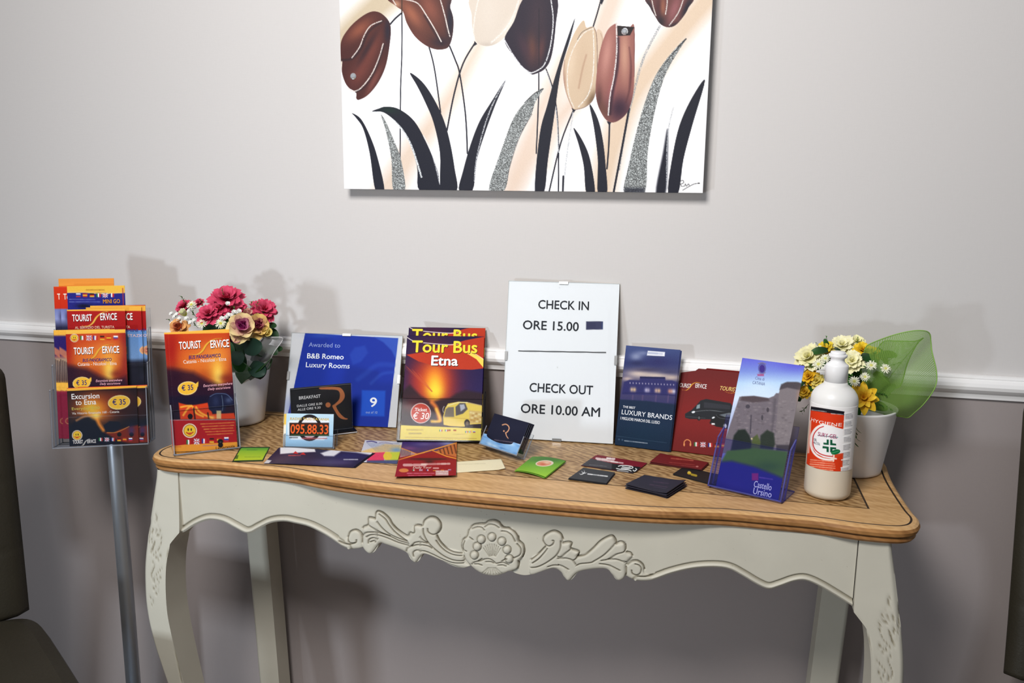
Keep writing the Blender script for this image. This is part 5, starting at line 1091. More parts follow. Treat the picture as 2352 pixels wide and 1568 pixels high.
# ================================================================== castle leaflet in its holder
BLA = acrylic('violet_tinted_acrylic', tint=(238, 238, 251), refl=.05, body=.03, bodycol=(120, 124, 200)); BLE = acrylic('violet_acrylic_edge', tint=(130, 130, 190), refl=.14, body=.5, bodycol=(110, 112, 190))
def art_castle(A):
    A.crop(*S6); A.fill((150, 180, 226)); A.vgrad([(190, (92, 92, 206)), (320, (120, 140, 214)), (430, (176, 206, 236)), (560, (206, 222, 242)), (1400, (60, 60, 140))])
    A.blob(1700, 250, 200, 80, (84, 80, 204), .8); A.blob(1350, 480, 160, 80, (206, 224, 244), .7)
    A.poly([(1170, 552), (1300, 545), (1430, 565), (1480, 545), (1500, 520), (1800, 520), (1800, 1060), (1000, 1060)], (108, 100, 108), 1, 5)
    A.poly([(1525, 520), (1540, 460), (1580, 425), (1680, 420), (1750, 440), (1790, 470), (1700, 1060), (1480, 1060)], (120, 112, 116), 1, 5)
    A.poly([(1530, 490), (1545, 440), (1600, 418), (1700, 420), (1760, 445), (1780, 480), (1700, 490), (1600, 470)], (66, 60, 66), .9, 10); A.poly([(1190, 550), (1300, 545), (1430, 565), (1440, 590), (1300, 605), (1180, 585)], (74, 62, 66), .85, 12)
    n = np.random.RandomState(8)
    for q in range(170): A.blob(n.uniform(1130, 1720), n.uniform(590, 980), n.uniform(6, 22), n.uniform(4, 10), (150, 140, 142) if n.rand() > .45 else (84, 76, 82), .45)
    A.line([(1490, 580), (1470, 800), (1440, 980)], 22, (80, 74, 82), .7, soft=20); A.line([(1275, 720), (1268, 880)], 12, (60, 56, 66), .8, soft=5); A.ell(1245, 640, 20, 18, (64, 60, 70), .9); A.ell(1425, 670, 12, 22, (64, 58, 66), .9); A.ell(1375, 740, 10, 24, (60, 56, 64), .8); A.blob(1720, 560, 30, 70, (196, 140, 100), .7)
    A.poly([(1090, 1040), (1120, 900), (1160, 850), (1220, 845), (1260, 900), (1280, 960), (1290, 1040)], (24, 34, 30), .95, 14); A.poly([(1350, 1020), (1360, 900), (1420, 850), (1480, 880), (1490, 980), (1470, 1030)], (34, 44, 36), .95, 14); A.poly([(1270, 1020), (1290, 920), (1330, 890), (1360, 960), (1350, 1030)], (70, 84, 40), .9, 10); A.blob(1280, 930, 8, 7, (250, 230, 160), .9); A.rect(1500, 985, 1640, 1040, (44, 40, 50), .8, 12)
    A.poly([(1060, 1040), (1300, 1015), (1600, 1045), (1640, 1330), (1440, 1260), (1260, 1240), (1000, 1150)], (74, 112, 28), 1, 16); A.blob(1420, 1180, 140, 50, (44, 80, 26), .6)
    A.poly([(960, 1140), (1100, 1130), (1300, 1180), (1480, 1250), (1660, 1330), (1600, 1560), (900, 1480)], (26, 28, 122), 1, 30); A.blob(1100, 1360, 100, 70, (40, 34, 130), .5)
    A.rect(1281, 1240, 1340, 1305, (150, 28, 110), .9, 5); A.dash(1352, 1466, 1278, 12, (110, 80, 160), 6, .15); wt = (224, 226, 236); A.t('Castello', 1296, 1455, 1362, 56, wt, .008); A.t('Ursino', 1290, 1455, 1424, 56, wt, .008)
    A.ell(1374, 295, 36, 48, (84, 84, 150), .9); A.ell(1374, 300, 24, 34, (60, 40, 130)); A.line([(1340, 255), (1374, 245), (1408, 258)], 8, (120, 110, 120), .8); A.line([(1345, 335), (1374, 348), (1402, 335)], 8, (120, 110, 140), .8); A.rect(1332, 348, 1390, 366, (170, 60, 110), .8, 6)
    A.t('Citta di', 1310, 1392, 396, 26, (90, 100, 150), 0); A.t('CATANIA', 1286, 1398, 436, 28, (90, 100, 150), 0); A.speck(3, 2)
f, w, h = leaner((1654, 1119), (1778, 1147), (1790, 831), 0.212, 0.8035, 0.100)
hf = shift(f, -.012, -.002, .006)
holder('leaflet_holder', 'violet tinted clear holder with the castle leaflet near the sanitiser bottle', hf, w+.018, .12, .080, .018, .055, edge=BLE, acr=BLA)
surf('castle_leaflet', flat(f, w, h, off=.0012), 136, 300, art_castle, PRINT, label='blue leaflet with a castle tower in the violet tinted holder', cat='leaflet')

# ================================================================== papers lying on the table top
def lying(name, pts, art, label, cat, group=None, z=0.8006, th=.0004, nx=64, ny=40, bend=None, side=(225, 222, 218), m=PRINT, dz=None):
    """a sheet lying flat: pts are its corners far left, far right, near right, near left"""
    Q = [wz(p, z) for p in pts]; a, b, c, d = Q
    def pos(u, v):
        u_, v_ = u[:, None], v[:, None]
        P = (1-v_)*((1-u_)*a+u_*b)+v_*((1-u_)*d+u_*c)
        if bend: P = P+bend(u, v)[:, None]*ZUP
        return P, np.broadcast_to(ZUP, (len(u), 3))
    return surf(name, pos, nx, ny, art, m, th=th, label=label, cat=cat, group=group, side=side)
def moved(pts, dx, dy, rot=0):
    c = np.mean(pts, 0); r = math.radians(rot)
    return [tuple(c+np.array([math.cos(r)*(p[0]-c[0])-math.sin(r)*(p[1]-c[1])*1.6+dx, math.sin(r)*(p[0]-c[0])/1.6+math.cos(r)*(p[1]-c[1])+dy])) for p in np.array(pts, float)]
S8 = (520, 980, 3.564)
def art_green(A):
    A.crop(*S8); A.fill((24, 48, 22)); A.poly([(122, 172), (346, 172), (294, 270), (60, 276)], (120, 176, 40)); 
    A.mix(np.clip((A.y-165)/110, 0, 1)*((A.col[:, 0] > 60)), (190, 206, 40)); A.mix(np.clip((200-A.y)/40, 0, .7)*((A.col[:, 0] > 60)), (60, 140, 50)); A.dash(170, 260, 188, 5, (60, 110, 40), 1); A.poly([(78, 232), (100, 232), (92, 262), (62, 262)], (40, 70, 24), .7); A.dash(150, 280, 246, 4, (110, 140, 40), 2)
lying('postcard', [(552.5, 1026), (620, 1026), (604, 1058.5), (532.6, 1060.5)], art_green, 'small green card lying beside the bus leaflet holder', 'card', m=MATTE, side=(30, 50, 28))
def art_dark(A):
    A.crop(*S8); A.fill((40, 30, 58)); A.blob(500, 250, 160, 60, (74, 50, 70), .8); A.blob(420, 280, 90, 40, (96, 80, 90), .5); A.blob(1000, 240, 180, 40, (44, 42, 92), .9); A.blob(900, 290, 260, 30, (90, 80, 130), .6); A.blob(1100, 300, 80, 40, (30, 24, 50), .8)
    A.poly([(440, 160), (720, 168), (730, 205), (600, 210), (440, 222)], (238, 236, 238), .97, 6); A.poly([(545, 218), (565, 198), (592, 222)], (200, 40, 36)); A.poly([(600, 225), (632, 208), (650, 230)], (200, 40, 36)); A.dash(510, 616, 234, 10, (214, 80, 76), 3)
    A.poly([(770, 215), (880, 180), (1200, 200), (1190, 232), (1060, 210), (940, 200), (880, 240), (800, 238)], (230, 230, 236), .95, 10); A.dash(962, 1074, 267, 10, (190, 190, 204), 5); A.poly([(330, 268), (370, 275), (345, 300), (300, 302)], (226, 222, 220), .9, 4); A.speck(3, 1)
DP = [(641, 1029), (856.5, 1038), (811, 1072), (606, 1063)]
lying('folded_flyer', moved(DP, 6, 1.5, .6), lambda A: A.fill((30, 26, 40)), 'lower dark flyer under the purple one, its edge showing at the right', 'flyer', 'purple flyers lying on the table', nx=16, ny=10, side=(36, 32, 44))
lying('folded_flyer', DP, art_dark, 'upper dark purple flyer with a white logo lying near the front edge', 'flyer', 'purple flyers lying on the table', z=.8022, nx=216, ny=70, th=.0009, bend=lambda u, v: .0016*np.exp(-((u-.1)/.2)**2)*(1-v)+.001*np.sin(u*5), side=(36, 32, 44))
def art_map(A):
    A.crop(*S8); A.fill((206, 206, 216)); A.poly([(1060, 215), (1200, 170), (1300, 140), (1440, 150), (1440, 210), (1200, 215)], (232, 196, 120), .95, 10); A.blob(1200, 150, 60, 20, (190, 196, 214), .9); A.line([(1150, 122), (1190, 118), (1230, 128)], 9, (70, 60, 120), .9); A.line([(1250, 132), (1300, 126), (1360, 140)], 8, (160, 150, 170), .8)
    A.blob(1390, 190, 50, 24, (110, 160, 196), .95); A.poly([(1170, 212), (1300, 206), (1290, 280), (1150, 285)], (224, 64, 96), 1, 6); A.poly([(1300, 208), (1460, 205), (1460, 275), (1300, 275)], (196, 204, 60), 1, 6); A.ell(1320, 240, 36, 34, (226, 196, 60)); A.poly([(1150, 275), (1460, 270), (1460, 310), (1150, 300)], (60, 70, 110), .9, 8)
    for q in range(8): A.dash(1150+q*10, 1420, 135+q*9, 4, (120, 130, 160), q)
    A.speck(5, 1)
lying('folded_map', [(838.5, 1010), (926, 1014), (912, 1064.5), (822, 1060)], art_map, 'colourful folded map, half under the red flyer', 'map', nx=96, ny=60, side=(90, 100, 130), th=.0003, z=.8005)
def art_redf(A):
    A.crop(*S8); A.fill((150, 26, 36)); A.vgrad([(115, (70, 44, 110)), (200, (80, 50, 100)), (235, (150, 30, 34)), (430, (140, 22, 44))])
    A.blob(1560, 150, 130, 34, (56, 44, 116), .9); A.blob(1620, 140, 90, 16, (120, 110, 160), .6); A.blob(1500, 175, 60, 16, (126, 70, 130), .7); A.blob(1820, 130, 90, 24, (150, 160, 206), .9)
    A.poly([(1430, 175), (1500, 195), (1560, 222), (1420, 250)], (180, 150, 150), .9, 5)
    for q in range(7): A.line([(1436+q*12, 190), (1430+q*12, 235)], 6, (70, 46, 56), .7)
    A.poly([(1890, 130), (1890, 250), (1700, 205)], (196, 110, 60), 1, 4)
    for q in range(6): A.line([(1745+q*30, 180-q*8), (1760+q*30, 226-q*3)], 12, (96, 44, 34), .85)
    A.line([(1410, 272), (1550, 228), (1680, 190), (1890, 128)], 9, (240, 160, 60), 1, smooth=False); A.line([(1430, 172), (1560, 222), (1620, 212)], 6, (230, 150, 60), .9, smooth=False); A.line([(1690, 196), (1800, 240), (1890, 262)], 9, (240, 160, 60), 1, smooth=False)
    A.poly([(1400, 275), (1560, 232), (1690, 198), (1800, 246), (1890, 268), (1890, 440), (1370, 440)], (150, 22, 36), .9, 5)
    A.blob(1650, 265, 150, 12, (60, 26, 30), .9); A.dash(1510, 1800, 262, 8, (50, 36, 40), 4); A.blob(1660, 285, 40, 12, (40, 26, 30), .8)
    A.dash(1455, 1640, 312, 22, (240, 222, 214), 11); A.dash(1600, 1826, 306, 16, (240, 222, 210), 12, -.02); A.t('Daily Tour', 1528, 1680, 343, 16, (236, 200, 190), .02); A.dash(1696, 1746, 338, 12, (236, 200, 190), 5)
    A.ell(1452, 356, 40, 16, (220, 140, 70), .9); flags(A, [1535, 1592, 1650, 1704, 1768, 1826], 354, 24, 12); A.dash(1480, 1700, 380, 8, (220, 120, 150), 2); A.dash(1490, 1680, 398, 8, (214, 110, 140), 3); A.rect(1712, 356, 1818, 400, (206, 176, 172), .85, 4)
    for q in range(20): A.rect(1716+(q*37) % 96, 360+(q*17) % 34, 1726+(q*37) % 96, 366+(q*17) % 34, (236, 224, 220), .7, 3)
    A.speck(4, 1)
def art_cream(A):
    A.crop(*S8); A.fill((240, 230, 194)); A.dash(1900, 2120, 306, 5, (206, 196, 160), 1, -.03); A.blob(2250, 340, 60, 30, (226, 212, 176), .4)
lying('paper_slip', [(1036, 1060.5), (1151, 1053.5), (1160.6, 1077), (1040, 1085.5)], art_cream, 'cream paper slip sticking out from under the red flyer', 'paper', nx=64, ny=20, bend=lambda u, v: .002*np.clip((u-.85)/.15, 0, 1)**2*v, m=MATTE, z=.8010, side=(232, 222, 190))
lying('tour_flyer', [(924.5, 1013.5), (1049.7, 1013.5), (1047.5, 1095), (907, 1098)], art_redf, 'red flyer with orange bands lying over the map and the slip', 'flyer', nx=136, ny=96, z=.8024, bend=lambda u, v: .003*v**3+.0012*np.sin(v*3), side=(130, 40, 44))
SA = (1150, 1000, 4.4377)
def art_melon(A):
    A.crop(*SA); A.fill((100, 160, 50)); A.mix(np.clip((A.y-250)/150, 0, 1), (150, 200, 60)); A.blob(480, 240, 220, 40, (66, 116, 56), .9); A.ell(447, 283, 92, 32, (226, 206, 190), 1, -3); A.ell(442, 284, 74, 24, (214, 130, 90), .8, -3); A.blob(470, 275, 40, 14, (236, 214, 190), .7); A.blob(430, 290, 30, 10, (196, 70, 50), .7); A.speck(3, 1)
MP = [(1222, 1050), (1299.5, 1059.5), (1253, 1095), (1183, 1080)]
arch = lambda h: (lambda u, v: h*(1-(2*u-1)**2)+.4*h*(1-v))
for k in range(3):
    lying('green_card', moved(MP, (-1.5, 1.2, 0)[k], (2-k)*1.5, (1.2, -.6, 0)[k]), art_melon if k == 2 else (lambda A: A.fill((110, 166, 54))), ['lowest green card of the curled stack', 'middle green card of the curled stack', 'top curled green card with a fruit picture'][k], 'card', 'curled green cards', z=.8006+.0012*k, nx=88 if k == 2 else 24, ny=48 if k == 2 else 16, bend=arch(.0030), side=(120, 160, 70))
def art_rb(A):
    A.crop(*SA); A.fill((122, 26, 40)); A.poly([(800, 300), (915, 232), (1140, 285), (1130, 350), (1380, 380), (1380, 400)], (62, 60, 66)); A.poly([(1135, 285), (1430, 322), (1370, 380), (1130, 345)], (24, 26, 28))
    A.dash(975, 1150, 232, 20, (240, 230, 226), 3, .12, 1); A.dash(985, 1245, 244, 16, (240, 230, 226), 4, .14, 1); A.dash(1085, 1160, 230, 18, (240, 230, 226), 8, .1, 1); A.dash(905, 1080, 296, 4, (150, 150, 156), 1, .1); w_ = (236, 238, 236)
    for l in ([(1200, 312), (1240, 304), (1330, 312), (1345, 330), (1290, 338), (1230, 332)], [(1180, 335), (1230, 345), (1300, 350), (1330, 362)], [(1240, 318), (1290, 326), (1320, 322)], [(1190, 355), (1250, 360), (1300, 368)], [(1375, 335), (1385, 345), (1365, 362), (1350, 352)]): A.line(l, 9, w_, 1)
    A.speck(2, 1)
RP = [(1372, 1044), (1487, 1063), (1460, 1083.5), (1339, 1069)]
lying('visiting_card', moved(RP, -5, 2, 2.5), art_rb, 'lower red and black card, mostly hidden, left end showing', 'card', 'red and black cards', nx=64, ny=32, side=(70, 50, 54))
lying('visiting_card', RP, art_rb, 'upper red and black card with a white emblem', 'card', 'red and black cards', z=.8016, nx=120, ny=44, side=(70, 50, 54))
def art_bw(A):
    A.crop(*SA); A.fill((36, 38, 44)); w_ = (232, 234, 234)
    A.line([(798, 382), (815, 395), (840, 388), (855, 372), (848, 350)], 9, w_, 1, taper=.8); A.line([(822, 360), (838, 378), (860, 382), (880, 376)], 9, w_, 1, taper=.8); A.dash(888, 1096, 391, 12, w_, 6, .12, 1); A.speck(2, 1)
BP = [(1340, 1073.5), (1412.5, 1084.5), (1393, 1109.5), (1306, 1097.5)]
for k in range(3): lying('visiting_card', moved(BP, (1, -1.5, 0)[k], (2-k)*1.4, (.8, -.8, 0)[k]), art_bw if k == 2 else (lambda A: A.fill((30, 32, 38))), ['bottom card of the black stack with a white bird logo', 'middle card of the black stack with a white bird logo', 'top black card with a white bird logo'][k], 'card', 'black cards with a white logo', z=.8005+.0011*k, nx=88 if k == 2 else 16, ny=36 if k == 2 else 12, th=.0007, side=(34, 36, 42), m=MATTE)
def art_nv(A):
    A.crop(*SA); A.fill((32, 30, 46)); A.blob(1620, 470, 160, 40, (42, 38, 58), .7); A.dash(1560, 1720, 470, 7, (84, 62, 84), 1, .12); A.dash(1520, 1700, 498, 9, (78, 58, 80), 2, .15); A.dash(1560, 1690, 522, 5, (74, 60, 84), 3, .15)
NP = [(1480, 1090), (1575, 1105), (1531.5, 1134), (1437.5, 1110.5)]
for k in range(6): lying('visiting_card', moved(NP, (2, -2, 3, -3, 1, 0)[k], (5-k)*1.9, (2, -2.5, 1.5, -1.5, 1, 0)[k]), art_nv if k == 5 else (lambda A: A.fill((30, 29, 44))), ['lowest card of the tall navy stack', 'second card from below in the navy stack', 'third card from below in the navy stack', 'third card from the top in the navy stack', 'second card from the top in the navy stack', 'top card of the tall navy stack near the front edge'][k], 'card', 'navy card stack', z=.8006+.0017*k, nx=96 if k == 5 else 16, ny=40 if k == 5 else 10, th=.0009, side=(44, 44, 60), m=MATTE, bend=(lambda u, v: .0022*np.clip((u-.6)/.4, 0, 1)**2) if k == 5 else None)
def art_rs(A):
    A.crop(*SA); A.fill((112, 22, 24)); A.blob(1800, 230, 240, 50, (124, 28, 26), .6); A.dash(1740, 1960, 232, 14, (196, 104, 84), 9, .1, .8); A.dash(1720, 1980, 272, 6, (176, 80, 70), 2, .1); A.dash(1600, 1830, 284, 6, (196, 120, 110), 1, .14); A.ell(2003, 315, 14, 8, (206, 140, 130), .8); A.dash(1840, 1990, 302, 4, (170, 90, 84), 3, .1)
RS = [(1516.5, 1040.5), (1627.5, 1061.5), (1611, 1077), (1493, 1059.5)]
for k in range(4): lying('visiting_card', moved(RS, (1, -1, 1, 0)[k], (3-k)*1.4, (1, -1, .6, 0)[k]), art_rs if k == 3 else (lambda A: A.fill((96, 20, 24))), ['lowest card of the dark red stack', 'second card from below in the dark red stack', 'third card from below in the dark red stack', 'top card of the dark red stack in front of the brochures'][k], 'card', 'dark red card stack', z=.8006+.0012*k, nx=112 if k == 3 else 16, ny=36 if k == 3 else 10, th=.0008, side=(90, 40, 44), m=MATTE)
def art_sun(A):
    A.crop(*S6); A.fill((22, 20, 20)); A.ell(718, 1238, 18, 14, (226, 186, 40), .9); A.dash(740, 812, 1252, 20, (206, 176, 40), 3, .25, 1); A.blob(715, 1228, 10, 8, (246, 226, 120), .9)
SP = [(1571, 1071), (1672, 1094), (1641, 1113), (1545, 1088)]
lying('visiting_card', moved(SP, 1, 2, 0), lambda A: A.fill((24, 22, 22)), 'lower black card under the one with the yellow logo', 'card', 'black cards with a yellow logo', nx=16, ny=10, side=(30, 28, 28), m=MATTE)
lying('visiting_card', SP, art_sun, 'upper black card with a yellow logo tucked by the violet holder', 'card', 'black cards with a yellow logo', z=.8014, nx=104, ny=44, side=(30, 28, 28), m=MATTE)

# ================================================================== flowers
PETAL = mat('silk_petal', vcol=True, rough=0.6, spec=0.2, noise=0.05, nscale=120)
LEAF = mat('silk_leaf', vcol=True, rough=0.5, spec=0.3, noise=0.08, nscale=90)
POT = mat('white_glazed_pot', (236, 235, 233), rough=0.32, spec=0.5, noise=0.015, nscale=20)
RG = random.Random(21)
def basis(d):
    d = nrm(d); a = np.cross(d, (0, 0, 1.0) if abs(d[2]) < .95 else (1, 0, 0)); a = nrm(a); return a, np.cross(d, a), d
def petal(mb, c, d, out, L, wd, lift, curl, cols, cup=0.25, tip=0.6, nu=6, nv=5, notch=0.0):
    """one petal from c; out = direction away from the flower axis d; lift = angle above the flower's plane; curl bends the tip outwards"""
    out = nrm(out); s = np.cross(d, out); P = []; C = []
    c0, c1 = np.array(lin(cols[0])), np.array(lin(cols[1]))
    for i in range(nu+1):
        t = i/nu; ang = math.radians(lift-curl*t); 
        r = L*t; dirv = math.cos(ang)*out+math.sin(ang)*d
        ww = wd*(math.sin(math.pi*min(1, (t*0.86+0.12)))**tip)
        for j in range(nv+1):
            a = -1+2*j/nv
            P.append(c+dirv*(r-notch*L*(1-abs(a))*(t**6))+s*ww*a+d*(cup*ww*a*a)); C.append(c0+(c1-c0)*t)
    Fc = [(i*(nv+1)+j, i*(nv+1)+j+1, (i+1)*(nv+1)+j+1, (i+1)*(nv+1)+j) for i in range(nu) for j in range(nv)]
    mb.add(np.array(P), Fc, 0, np.array(C), True)
def ringpetals(mb, c, d, n, L, wd, lift, curl, cols, r0=0.0, h=0.0, ph=0.0, **k):
    a, b, d = basis(d)
    for q in range(n):
        w = 2*math.pi*q/n+ph+RG.uniform(-.12, .12); out = math.cos(w)*a+math.sin(w)*b
        petal(mb, c+out*r0+d*h, d, out, L*RG.uniform(.9, 1.08), wd*RG.uniform(.9, 1.1), lift+RG.uniform(-6, 6), curl, cols, **k)
def dome(mb, c, d, r, h, col, n=12):
    a, b, d = basis(d)
    lathe(mb, c, [(r, 0), (r*.92, h*.4), (r*.6, h*.8), (r*.2, h), (1e-5, h)], n, col=lin(col), axis=np.stack([a, b, d], 1), cap=False)
def pinkflower(name, c, d, R, par, col0=(150, 20, 50), col1=(222, 78, 112), full=3):
    mb = MB()
    ringpetals(mb, c, d, 9, R, R*.33, 12, 10, (col0, col1), h=-.12*R, cup=.35, tip=.5, notch=.12)
    ringpetals(mb, c, d, 8, R*.82, R*.30, 36, 14, (col0, col1), h=.02*R, ph=.3, cup=.35, tip=.5, notch=.12)
    if full > 2: ringpetals(mb, c, d, 7, R*.62, R*.25, 58, 10, (col0, [min(255, v+8) for v in col1]), h=.08*R, ph=.6, cup=.4, tip=.5)
    ringpetals(mb, c, d, 5, R*.42, R*.2, 76, 0, (col0, col1), h=.1*R, ph=.1, cup=.4)
    return mb.build(name, PETAL, par, True)
def rose(name, c, d, R, par, outer=(226, 206, 130), inner=(186, 60, 140)):
    mb = MB(); a, b, dd = basis(d); mix = lambda t: [outer[i]+(inner[i]-outer[i])*t for i in range(3)]
    ringpetals(mb, c, d, 5, R*1.0, R*.62, 34, 46, (mix(.25), outer), h=-.3*R, r0=.12*R, cup=.35, tip=.45)
    ringpetals(mb, c, d, 5, R*.92, R*.56, 62, 30, (mix(.55), mix(0)), h=-.25*R, r0=.14*R, ph=.6, cup=.5, tip=.45)
    ringpetals(mb, c, d, 4, R*.84, R*.46, 80, 12, (mix(1), mix(.55)), h=-.2*R, r0=.10*R, ph=.2, cup=.7, tip=.45)
    ringpetals(mb, c, d, 3, R*.76, R*.34, 92, 0, (mix(1), mix(.9)), h=-.15*R, r0=.07*R, ph=.9, cup=.9, tip=.5)
    # tightly rolled heart
    P = []; n = 40
    for i in range(n):
        w = i*.42; r = R*.05+R*.30*i/n
        for hh in (0.1, .58-.12*i/n): P.append(c+(math.cos(w)*a+math.sin(w)*b)*r+dd*R*hh)
    mb.add(np.array(P), [(2*i, 2*i+2, 2*i+3, 2*i+1) for i in range(n-1)], 0, np.tile(lin(inner), (2*n, 1)), True)
    return mb.build(name, PETAL, par, True)
def daisy(name, c, d, R, par, col=(236, 234, 214), eye=(196, 190, 70)):
    mb = MB(); ringpetals(mb, c, d, 16, R, R*.11, 14, 10, ((226, 226, 190), col), tip=.35, nu=3, nv=2, cup=.1)
    ringpetals(mb, c, d, 12, R*.8, R*.1, 32, 6, ((216, 220, 170), col), tip=.35, nu=3, nv=2, cup=.1, ph=.2)
    dome(mb, c, d, R*.36, R*.22, eye); return mb.build(name, PETAL, par, True)
def blossom(name, c, d, R, par, col=(240, 240, 236)):
    mb = MB(); ringpetals(mb, c, d, 5, R, R*.5, 30, -10, (col, col), tip=.4, nu=3, nv=3, cup=.5); ringpetals(mb, c, d, 5, R*.75, R*.45, 62, 0, (col, col), tip=.4, nu=3, nv=3, cup=.5, ph=.5)
    return mb.build(name, PETAL, par, True)
def bud(name, c, d, R, par, c0, c1):
    mb = MB(); ringpetals(mb, c, d, 5, R*1.7, R*.75, 74, 10, (c0, c1), h=-.4*R, r0=.1*R, cup=.7, tip=.45); ringpetals(mb, c, d, 3, R*1.7, R*.6, 86, 0, (c0, c1), h=-.3*R, cup=.9, ph=.5, tip=.45)
    return mb.build(name, PETAL, par, True)
def leafsprig(name, c, d, L, par, cols=((26, 74, 26), (84, 142, 50)), n=7, wd=.22, bend=None):
    mb = MB(); a, b, dd = basis(d); st = [c+dd*L*t+(np.asarray(bend)*t*t*L if bend is not None else 0) for t in np.linspace(0, 1, 6)]
    tube(mb, st, L*.018, 5, col=lin(cols[0]))
    for i in range(n):
        t = .25+.72*i/(n-1) if n > 1 else 1; p = c+dd*L*t+(np.asarray(bend)*t*t*L if bend is not None else 0); w = i*2.4+RG.random()
        out = (math.cos(w)*a+math.sin(w)*b)
        petal(mb, p, nrm(dd*.5+out*.2), nrm(out+dd*.8), L*.36, L*wd*.5, 10, 20, cols, cup=.2, tip=.9, nu=4, nv=2)
    return mb.build(name, LEAF, par, True)
def bigleaf(name, c, d, out, L, wd, par, cols=((14, 34, 26), (30, 58, 46))):
    mb = MB(); petal(mb, np.asarray(c, float), nrm(d), out, L, wd, 10, 20, cols, cup=.15, tip=.55, nu=10, nv=8); return mb.build(name, LEAF, par, True)
def pot(name_label, front_bottom_px, rb, rt, h, cat='flower pot'):
    q = wz(front_bottom_px); dirv = nrm([q[0]-CAM[0], q[1]-CAM[1], 0]); c = q+dirv*rb; c[2] = .8003
    r = empty('potted_flowers', c, name_label, 'flowers'); mb = MB()
    lathe(mb, c, [(rb-.004, 0), (rb, .002), (rb+.001, .006), (rt-.001, h-.003), (rt, h), (rt-.0015, h+.0008), (rt-.004, h), (rt-.006, h-.012), (rt-.012, h-.03)], 64); mb.build('pot', POT, r)
    mb = MB(); lathe(mb, c, [(1e-4, h-.028), (rt-.0122, h-.0285)], 32, col=lin((22, 34, 18)), cap=False); mb.build('florist_foam', LEAF, r, True)
    return r, c, c[2]+h
def at(px, y): return wy(px, y)

# ---- left bouquet
PL, pc_, zt = pot('white pot of pink flowers and cream roses behind the bus leaflet holder', (552, 980.5), .0475, .064, .112)
cy0 = pc_[1]; cen = np.array([pc_[0], cy0, zt+.02])
def facing(p, k=.55): return nrm((p-cen)*np.array([1, .6, 1])/0.09*k+nrm(CAM-p)*.8+np.array([0, 0, .15]))
def sc(p, px): return px*float(np.dot(p-CAM, RM[2]))/F
for x, y, r, dy, f_ in ((521, 690, 46, -.005, 3), (480, 722, 31, -.035, 3), (606, 713, 35, .0, 3), (424, 706, 25, -.01, 3), (503, 712, 30, -.02, 3), (456, 696, 15, .0, 2), (546, 708, 24, .005, 3)):
    p = at((x, y), cy0+dy); pinkflower('pink_flower', p, facing(p), sc(p, r), PL, full=f_)
for x, y, r, dy, oc, ic in ((556, 750, 33, -.058, (232, 214, 150), (186, 70, 150)), (592, 748, 29, -.035, (226, 196, 110), (176, 80, 120)), (411, 752, 21, -.05, (232, 176, 110), (190, 90, 60))):
    p = at((x, y), cy0+dy); rose('rose', p, facing(p, .35), sc(p, r), PL, oc, ic)
for x, y, r, dy, c0, c1 in ((608, 766, 13, -.03, (200, 160, 60), (232, 220, 140)), (567, 724, 13, -.03, (176, 80, 120), (226, 180, 160)), (541, 782, 12, -.06, (170, 70, 130), (206, 110, 176)), (425, 722, 10, -.04, (200, 206, 60), (240, 238, 214))):
    p = at((x, y), cy0+dy); bud('rose_bud', p, facing(p, .8), sc(p, r), PL, c0, c1)
for x, y in ((396, 722), (408, 724), (430, 733), (447, 738), (412, 746), (510, 733), (532, 726), (448, 708), (436, 716), (403, 729), (413, 734), (419, 741), (439, 742), (397, 744), (405, 746), (520, 730), (525, 725), (545, 719), (538, 718), (523, 699), (549, 716)):
    p = at((x, y), cy0-.045); blossom('white_blossom', p, facing(p), sc(p, 7.5), PL)
for x, y, r in ((440, 700, 12), (464, 743, 12), (507, 743, 13), (560, 777, 8)):
    p = at((x, y), cy0-.05); daisy('daisy', p, facing(p), sc(p, r), PL)
for x, y, L in ((429, 690, 22), (514, 672, 18), (452, 722, 30), (540, 724, 28), (480, 752, 26), (575, 705, 24), (430, 745, 22), (500, 752, 22), (455, 745, 26), (530, 752, 24), (588, 702, 20), (402, 738, 20), (470, 700, 22)):
    p = at((x, y+8), cy0-.02); leafsprig('leaf_sprig', p, nrm((p-cen)*np.array([1, .3, 1])+np.array([0, -.03, .05])), sc(p, L), PL)
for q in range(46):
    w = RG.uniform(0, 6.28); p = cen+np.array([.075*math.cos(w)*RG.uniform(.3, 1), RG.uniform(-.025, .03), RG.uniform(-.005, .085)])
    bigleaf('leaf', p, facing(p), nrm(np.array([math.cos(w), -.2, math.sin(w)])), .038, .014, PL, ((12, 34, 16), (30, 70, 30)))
for x, y, L, wd, o in ((560, 800, .052, .026, (1, -.3, .25)), (575, 838, .050, .024, (.8, -.4, -.2)), (545, 806, .045, .020, (.3, -.5, -.3)), (588, 868, .040, .018, (.5, -.2, .9))):
    p = at((x, y), cy0-.045); bigleaf('leaf', p, nrm(CAM-p), nrm(np.array(o)), L, wd, PL)
